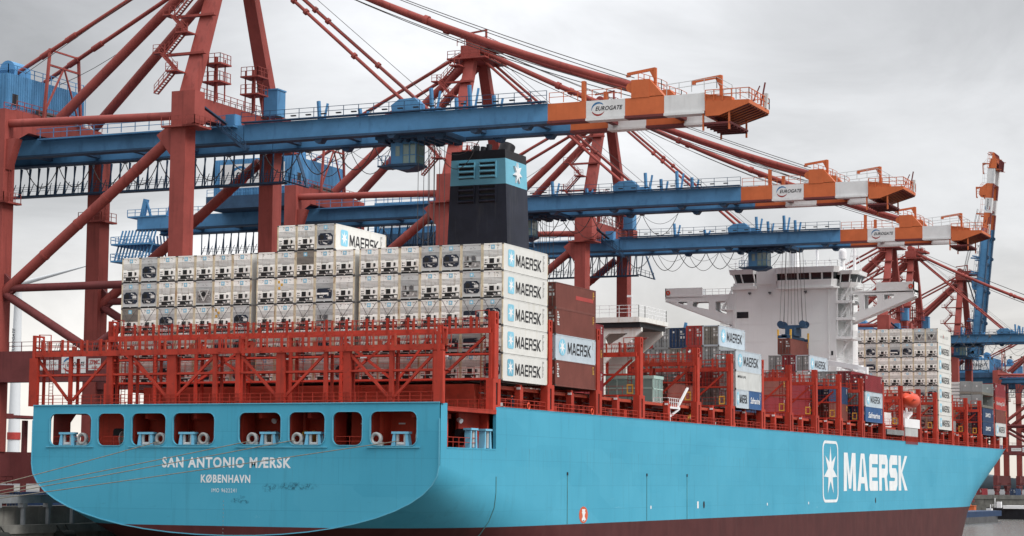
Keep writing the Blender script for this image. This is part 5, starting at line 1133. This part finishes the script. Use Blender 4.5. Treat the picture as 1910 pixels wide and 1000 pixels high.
for k, (cl, tx, lb) in enumerate((('c_brown', ('ZTCU', .25, .75, .9, 2.3), 'brown corrugated container at the bottom of the brown stack beside the reefers'), ('c_lgrey', 'star', 'light grey lettered container between brown ones in the second stack'), ('c_brown', ('MSKU', .25, .75, 1.0, 2.4), 'brown corrugated container second from the top of the brown stack'), ('c_brown', None, 'brown corrugated container with a faded red stripe, top of the brown stack'))):
    o = dry(xo, yb_, 24.3+2.9*k, 'a', cl, lb, G1, text=tx if tx == 'star' else None)
    if k == 3: MB().box(1.19, 1.213, 6.0, 11.4, 1.35, 1.8).build('stripe', 'c_red', o)
    elif tx != 'star':
        m = MB(); 
        for q in range(6): m.box(1.2, 1.226, .45+(.1*(q % 2)), .8+.15*(q % 3), 2.35-q*.27, 2.53-q*.27)
        m.build('lettering', 'c_pale', o)
    dry(xo-2.48, yb_, 24.3+2.9*k, 'a', ('c_brown', 'c_grey', 'c_brown', 'c_maroon')[k], 'container inside the brown stack, seen by its door edge, ' + ('bottom tier', 'third tier down', 'second tier down', 'top tier')[k], G1)
for k in range(3): dry(19.3-1.219, Yi(2)+1.5, 24.3+2.9*k, 'a', ('c_maroon', 'c_brown', 'c_maroon')[k], 'dark red container behind the lashing frames before the white platform, ' + ('bottom tier', 'second tier', 'top tier')[k], 'containers beside the engine casing')
# stack ahead of the pale green cabin
y5 = Yi(5.5)+1.5; G5 = 'containers aft of the bridge'
dry(24.05-1.219, y5, 24.1, 'c', 'c_lgrey', 'short light grey lettered container beside a short blue one at deck level', G5, text='star')
dry(24.05-1.219, y5+6.12, 24.1, 'c', 'c_blue', 'short blue container with white script beside a short grey one', G5, text=('Safmarine', .7, 5.3, .8, 1.7), ycol='white')
dry(24.05-1.219, y5, 26.7, 'b', 'c_pale', 'pale grey container with small lettering, under the lettered light grey one', G5, text=('MAERSK LINE', .9, 4.6, 1.65, 2.0))
dry(24.05-1.219, y5, 29.3, 'a', 'c_lgrey', 'light grey lettered container, outer column, below the topmost grey one', G5, text='star', doors='c_grey')
cols5 = {1: ('c_grey', 'c_red', 'c_grey', 'c_lgrey'), 2: ('c_grey', 'c_maroon', 'c_red', 'c_red'), 3: ('c_grey', 'c_grey', 'c_taupe', 'c_navy'), 4: ('c_maroon', 'c_grey', 'c_grey', 'c_grey'), 5: ('c_grey', 'c_brown', 'c_grey', 'c_red'), 6: ('c_grey', 'c_maroon', 'c_brown', 'c_pale')}
nmc = {'c_grey': 'grey', 'c_red': 'red', 'c_lgrey': 'light grey', 'c_maroon': 'dark red', 'c_taupe': 'taupe', 'c_navy': 'navy', 'c_brown': 'brown', 'c_pale': 'pale grey', 'c_blue': 'blue'}
t4 = ('bottom tier', 'third tier down', 'second tier down', 'top tier')
for c, cl in cols5.items():
    for k in range(4):
        dry(24.05-1.219-2.46*c, y5, 24.1+2.9*k-(.25 if c in (3, 4, 5) else 0), 'a', cl[k], '%s container, %s, column %s from starboard, row aft of the bridge' % (nmc[cl[k]], t4[k], ORD[c+1]), G5, doors='c_taupe' if (c == 1 and k == 3) else None, text='star' if c == 1 and k == 3 else None)
dry(24.05-1.219-2.46*4, y5+12.5, 24.1+2.9*3.35, 'b', 'c_pale', 'pale grey container peeping over the grey one in the row aft of the bridge', G5)
# stack just aft of the lifeboat
y10 = Yi(10.5)+1.5; G10 = 'containers beside the bridge'
dry(24.05-1.219, y10, 24.2, 'b', 'c_blue', 'blue container with white script at the bottom of the stack near the lifeboat', G10, text=('Safmarine', 2.0, 10.2, .7, 1.7), ycol='white')
dry(24.05-1.219, y10, 26.8, 'b', 'c_lgrey', 'light grey lettered container between the blue and the dark red one near the lifeboat', G10, text='star')
dry(24.05-1.219, y10, 29.45, 'a', 'c_maroon', 'dark red container on top of the grey one near the lifeboat', G10, text=('CV', .6, 1.6, 2.1, 2.6), ycol='c_pale')
cols10 = {1: ('c_navy', 'c_grey', 'c_maroon'), 2: ('c_grey', 'c_grey', 'c_grey'), 3: ('c_grey', 'c_taupe', 'c_grey'), 4: ('c_grey', 'c_grey', 'c_pale', 'c_lgrey'), 5: ('c_maroon', 'c_grey', 'c_red', 'c_maroon'), 6: ('c_grey', 'c_navy', 'c_red', 'c_grey'), 7: ('c_grey', 'c_maroon', 'c_grey')}
t3 = {3: ('bottom tier', 'second tier down', 'top tier'), 4: t4}
for c, cl in cols10.items():
    for k in range(len(cl)): dry(24.05-1.219-2.46*c, y10, 24.2+2.9*k, 'a', cl[k], '%s container, doors aft, below the bridge, column %s from starboard, %s' % (nmc[cl[k]], ORD[c+1], t3[len(cl)][k]), G10, doors='c_grey' if cl[k] == 'c_lgrey' else None, text='star' if (c == 4 and k == 3) else None)
rr = random.Random(21)
for bi, tiers, cs, nm in ((4.5, 1, (2, 3, 4, 5), 'just behind the green cabin'), (6.5, 2, (2, 3, 4, 5), 'second bay past the green cabin'), (7.5, 2, (2, 3, 4, 5), 'third bay past the green cabin'), (8.5, 2, (2, 3, 4, 5), 'fourth bay past the green cabin'), (9.5, 2, (1, 2, 3, 4), 'bay before the lifeboat stack')):
    for c in cs:
        for k in range(tiers):
            cl = rr.choice(('c_taupe', 'c_brown', 'c_maroon', 'c_taupe', 'c_maroon', 'c_navy', 'c_brown'))
            dry(24.05-1.219-2.46*c, Yi(bi)+1.5, 24.1+2.9*k, 'a', cl, '%s container behind red frames, %s, column %s, %s tier' % (nmc[cl], nm, ORD[c+1], ('lower', 'upper')[k]), 'low containers behind the lashing frames')
# containers near the bow
G18 = 'containers near the bow'; y18 = Yi(18.5)+1.5; y17 = Yi(17.5)+1.5
for k, (cl, tx, yc_, lb) in enumerate((('c_pale', 'star', 'ink', 'grey lettered container at the bottom of the bow stack'), ('c_brown', None, 'ink', 'dark brown container second from the bottom of the bow stack'), ('c_red', ('Hamburg Süd', 1.2, 10.6, .8, 1.9), 'c_pale', 'red container with white lettering in the bow stack'), ('c_maroon', ('P', .6, 1.6, 1.9, 2.5), 'c_pale', 'dark red container on top of the bow stack'))):
    dry(24.05-1.219, y18, 24.3+2.93*k, 'a', cl, lb, G18, text=tx, ycol=yc_)
    dry(24.05-1.219-2.46, y18, 24.3+2.93*k, 'a', ('c_grey', 'c_maroon', 'c_brown', 'c_red')[k], 'container inside the bow stack, second column from starboard, ' + t4[k], G18)
for k in range(2): dry(24.05-1.219, y17, 24.2+2.93*k, 'a', 'c_navy', 'navy container with white lettering near the bow, ' + ('lower of the pair', 'upper of the pair')[k], G18, text=('DAMCO', 3.2, 8.6, 1.0, 1.9), ycol='white')
for k, cl in enumerate(('c_grey', 'c_brown')): dry(17.5, Yi(16.5)+1.5, 24.2+2.9*k, 'a', cl, '%s container behind the frames forward of the reefers' % nmc[cl], G18)
for k in range(2): dry(12.5, Yi(15.5)+1.5, 24.2+2.9*k, 'a', 'c_maroon', 'dark red container behind the frames just ahead of the forward reefers, ' + ('lower', 'upper')[k], G18)
def flat_rack(x, y, z, label, folded=False):
    r = empty('flat_rack', (x, y, z)); tag(r, label, 'flat rack', 'flat racks near the bow')
    if folded:
        for k in range(4): m = MB().box(-1.2, 1.2, 0, 12.1, k*.72, k*.72+.45); m.box(-1.1, 1.1, .02, 12, k*.72+.45, k*.72+.6); m.build('deck', 'c_pale', r)
    else:
        m = MB().box(-1.2, 1.2, 0, 12.15, 0, .5)
        for k in range(14): m.box(1.2, 1.26, .4+k*.85, .6+k*.85, .05, .5)
        m.build('deck', 'c_taupe', r)
        for y0 in (0, 11.9):
            e = MB().box(-1.2, 1.2, y0, y0+.22, .5, 2.75); e.box(-1.0, 1.0, y0-.03, y0, .6, 2.65).box(-.15, .15, y0-.05, y0-.03, 1.6, 1.95, 1); e.build('end_wall', ['c_grey', 'c_pale'], r)
for k in range(2):
    flat_rack(24.05-1.219, y17, 30.15+2.8*k, 'grey flat rack with end walls above the navy containers, ' + ('lower', 'upper')[k]); flat_rack(24.05-1.219-2.46, y17, 30.15+2.9*k, 'grey flat rack with tall end wall, second column near the bow, ' + ('lower', 'upper')[k])
    dry(24.05-1.219-2.46, y17, 24.2+2.93*k, 'a', ('c_grey', 'c_maroon')[k], 'container under the flat racks near the bow, ' + ('lower tier', 'upper tier')[k], G18)
    flat_rack(24.05-1.219-4.92, y17, 30.0+2.9*k, 'folded flat racks bundled flat, third column near the bow, ' + ('lower bundle', 'upper bundle')[k], True)
    dry(24.05-1.219-4.92, y17, 24.2+2.93*k, 'a', ('c_brown', 'c_grey')[k], 'container under the folded flat racks, ' + ('lower tier', 'upper tier')[k], G18)
# container on the hook below the third crane
cx = 4.75
dry(cx, 185.2, 37.0, 'a', 'c_brown', 'brown container hanging from the crane in front of the white bridge house', 'containers on the hook')
sp = empty('spreader', (cx, 191.3, 39.95)); tag(sp, 'dark blue lifting spreader with headblock holding the hanging brown container', 'spreader'); SO = (cx, 191.3, 39.95)
m = MB().box(cx-.5, cx+.5, 185.3, 197.3, 40.15, 40.7)
for y in (185.3, 196.9): m.box(cx-1.2, cx+1.2, y, y+.4, 40.0, 40.5)
m.build('spreader_beam', 'crane_navy', sp, SO)
m = MB()
for x in (-1.15, 1.15):
    for y in (185.3, 197): m.beam((cx+x, y+.2, 39.9), (cx+x*1.05, y+.2, 41.6), .3)
m.build('flipper', 'yellow', sp, SO)
m = MB().box(cx-.9, cx+.9, 189.0, 193.6, 40.7, 42.2).box(cx-2.4, cx+2.4, 190, 192.6, 42.2, 42.7)
for x in (-2.1, 2.1):
    for y in (190.1, 192.5): m.tube((cx+x, y-.12, 42.9), (cx+x, y+.12, 42.9), .65, 12)
m.build('headblock', 'crane_navy', sp, SO)
craneC = [o for o in COL.objects if o.name.startswith('harbour_crane') and abs(o.location.y-191.2) < .01 and not o.parent][0]
rp = MB()
for x in (-2.2, -1.4, 0, 1.4, 2.2):
    for y in (190.1, 192.5): rp.tube((cx+x, y, 42.9), (cx+x*.7, y, 57.3), .04, 5)
rp.build('hoist_rope', 'cable', craneC, (-46, 191.2, QZ))

# ------------------------------------------------------------------ quay side and water
# mooring lines from the stern ports to bollards out on the quay
for (a, b), lb in zip((((-8.2, .1, 17.55), (-22.1, -8, 13.29)), ((2.8, .1, 17.6), (-22.07, -8, 12.57)), ((8.0, .1, 17.7), (-22.06, -8, 12.25)), ((19.7, .1, 17.6), (-22.04, -8, 11.81))), ('uppermost tan mooring line from the third stern port to the quay', 'tan mooring line from the fifth stern port passing above the ship name', 'tan mooring line from the sixth stern port crossing the ship name', 'longest tan mooring line, from the starboardmost stern port, crossing under the ship name')):
    a = Vector(a); b = Vector(b); e = a+(b-a)*2.0; pts = []
    for i in range(21): t = i/20; p = a.lerp(e, t); p.z -= .25*math.sin(math.pi*t); pts.append(p)
    tag(MB().path(pts, .045, 6).build('mooring_line', 'rope'), lb, 'mooring line', 'mooring lines at the stern')
# wind turbine behind
wt = empty('wind_turbine', (-705.6, 900, QZ)); tag(wt, 'grey wind turbine tower with vertical lettering, far behind the cranes', 'wind turbine'); WO = (-705.6, 900, QZ)
MB().tube((-705.6, 900, QZ), (-705.6, 900, 131), 4.2, 24, r2=2.3).build('tower', 'turbine', wt, WO)
MB().tube((-711, 905, 132.5), (-703.5, 893, 132.5), 2.2, 14).build('nacelle', 'turbine', wt, WO)
for k in range(3):
    a = R_(11+120*k); d = Vector((math.cos(a), 0, math.sin(a))); b = MB(); p0 = Vector((-703.5, 892, 132.5)); b.tube(p0, p0+d*2, 1.2, 10); b.tube(p0+d*2, p0+d*58, 1.7, 10, r2=.35); b.build('blade', 'turbine', wt, WO)
tx = MB(); vf = text2d('EUROGATE', .01, .25); vf = fit(vf, 90.5, 106, -.9, 1.2)
tx.add([(-705.6-v[1]*1.0+.4, 900-3.95+(.0), v[0]) for v in vf[0]], vf[1]); tx.box(-706.3, -704.9, 895.9, 896.0, 86.5, 89.5, 1); tx.build('lettering', ['ink', 'signred'], wt, WO)
MB().tube((-705.6, 900, 36), (-705.6, 900, 40.5), 4.25, 24).build('band', 'c_red', wt, WO)
# straddle carrier at the picture's edge
sc = empty('straddle_carrier', (-90, 82, QZ)); tag(sc, 'dark red straddle carrier with a green glazed cab beside the quay', 'straddle carrier'); SO = (-90, 82, QZ)
m = MB(); m.box(-93, -88.6, 78, 82, 22.6, 23.4)
for x in (-93, -89.2):
    for y in (78, 90): m.box(x, x+.6, y, y+.8, 10, 22.6)
m.box(-93, -88.6, 82, 91, 22.8, 23.2); m.build('frame', 'crane_dark', sc, SO)
for x in (-92.7, -88.9):
    for y in (78.4, 84, 90.4): MB().tube((x-.3, y, QZ+.75), (x+.3, y, QZ+.75), .75, 14).build('wheel', 'black', sc, SO)
MB().box(-89.3, -87.9, 76.6, 78.0, 20.9, 22.4).build('cab', 'green_glass', sc, SO); MB().box(-89.5, -87.7, 76.4, 78.1, 22.4, 22.7).box(-89.5, -87.7, 76.4, 78.1, 20.6, 20.9).box(-89.5, -89.35, 76.5, 78, 20.8, 22.4).build('cab_frame', 'crane_dark', sc, SO)
# barges beyond the bow
def barge(name, x0, x1, y, h, mats, label, deck, loc=None, rot=0):
    r = empty(name, loc or ((x0+x1)/2, y, 0)); r.rotation_euler.z = rot; tag(r, label, 'barge', 'barges beyond the bow'); o = ((x0+x1)/2, y, 0); b = MB(); n = 12; L_ = x1-x0
    sec = []
    for i in range(n+1):
        t = i/n; x = x0+L_*t; w = 5.5*min(1, (1-t)*4+.12)**.5; dz = .9*max(0, t-.75)*4*max(0, t-.75)*4*.4
        sec += [(x, y-w, h+dz), (x, y-w*.93, -.6), (x, y+w*.93, -.6), (x, y+w, h+dz)]
    b.add(sec, [(i*4+j, i*4+j+1, i*4+5+j, i*4+4+j) for i in range(n) for j in range(3)] + [(i*4+3, i*4, i*4+4, i*4+7) for i in range(n)] + [(0, 1, 2, 3), (n*4+3, n*4+2, n*4+1, n*4)], 0)
    b.build('hull', mats[0], r, o)
    c = MB(); c.box(x0+2, x1-7, y-5.0, y+5.0, h, h+deck, 0); c.build('coaming', mats[1], r, o)
    c = MB(); c.box(x1-5.5, x1-3.8, y-1, y+1, h, h+2.6).tube((x1-3, y, h), (x1-3, y, h+4), .15).rail([(x1-6, y-4.5, h), (x1-1.5, y-2, h+.4)], 1.1, 1.2, .06); c.build('bow_gear', 'white', r, o)
barge('barge', -45, 45, 0, 2.0, ('dgrey', 'c_navy'), 'low barge with a navy blue hold coaming and grey hull beyond the bow', 1.9, (-38.5, 549, 0), R_(87))
barge('barge', -45, 45, 0, 4.0, ('black', 'white'), 'big black hulled barge with a white rail at the edge of the water', 1.2, (-2, 640, 0), R_(180))
m = MB().box(-52.5, -48.5, 622, 626, 2.0, 5.0); m.box(-52.7, -48.3, 621.8, 626.2, 5.0, 5.2).box(-53.5, -47.5, 620, 628, 0.3, 2.0).beam((-50, 624, 5), (-52, 624, 9.6), .35); tag(m.build('work_pontoon', 'orange'), 'orange cabin on a small work pontoon beyond the bow', 'pontoon')
# far boxes standing on the quay
for k in range(5): dry(-76-2.6*(k % 2), 40+13*k, QZ, 'a', ('c_maroon', 'c_brown', 'c_navy', 'c_maroon', 'c_brown')[k], '%s container on the ground behind the crane sill, number %s along the quay' % (nmc[('c_maroon', 'c_brown', 'c_navy', 'c_maroon', 'c_brown')[k]], ORD[k+1]), 'containers on the ground beside the stern')
for k, (x, cl) in enumerate(((-186, 'c_red'), (-190.5, 'c_pale'), (-195, 'c_maroon'), (-199.5, 'c_navy'))):
    for q in range(3 if k % 2 else 4): dry(x, 252, QZ+2.9*q, 'a', ('c_maroon', 'c_grey', cl, cl)[q], 'container in yard stack %s behind the crane sill, %s' % (ORD[k+1], ('bottom tier', 'second tier', 'third tier', 'fourth tier')[q]), 'yard stacks behind the stern')
for k, (x, y, cl) in enumerate(((-60, 690, 'c_maroon'), (-48, 700, 'c_navy'), (-75, 705, 'c_red'))):
    dry(x, y, QZ, 'a', cl, '%s container standing on the far quay under the cranes' % nmc[cl], 'containers on the far quay')
# seaman on the side deck
def person(x, y, z):
    r = empty('person', (x, y, z)); tag(r, 'person in dark overalls and an orange helmet standing at the side rail near the reefers', 'person')
    V = [(0,0,.92),(0,.01,1.12),(0,0,1.38),(0,-.01,1.5),(0,-.02,1.66),(.1,0,.88),(.12,-.02,.48),(.12,.03,.08),(.13,-.12,.04),(-.1,0,.88),(-.13,.02,.48),(-.13,.05,.08),(-.14,-.1,.04),(.19,0,1.4),(.25,.03,1.12),(.26,-.14,.95),(-.19,0,1.4),(-.25,.03,1.12),(-.26,-.12,.94)]
    E_ = [(0,1),(1,2),(2,3),(3,4),(0,5),(5,6),(6,7),(7,8),(0,9),(9,10),(10,11),(11,12),(2,13),(13,14),(14,15),(2,16),(16,17),(17,18)]
    rad = [.15,.14,.16,.06,.105,.1,.075,.05,.045,.1,.075,.05,.045,.075,.055,.04,.075,.055,.04]
    me = bpy.data.meshes.new('body'); me.from_pydata(V, E_, []); o = bpy.data.objects.new('body', me); COL.objects.link(o); o.parent = r
    o.modifiers.new('skin', 'SKIN'); 
    for i, v in enumerate(me.skin_vertices[0].data): v.radius = (rad[i], rad[i])
    me.skin_vertices[0].data[0].use_root = True
    sb = o.modifiers.new('sub', 'SUBSURF'); sb.levels = 2; sb.render_levels = 2; me.materials.append(K['cloth'])
    h = MB(); h.tube((0, -.02, 1.68), (0, -.02, 1.78), .14, 12, r2=.07).tube((0, -.03, 1.67), (0, -.03, 1.69), .17, 12); h.build('helmet', 'lifeboat', r)
    f_ = MB(); f_.tube((0, -.125, 1.62), (0, -.09, 1.62), .05, 8); f_.build('face', 'skin', r)
person(23.2, 19.6, 21.0)
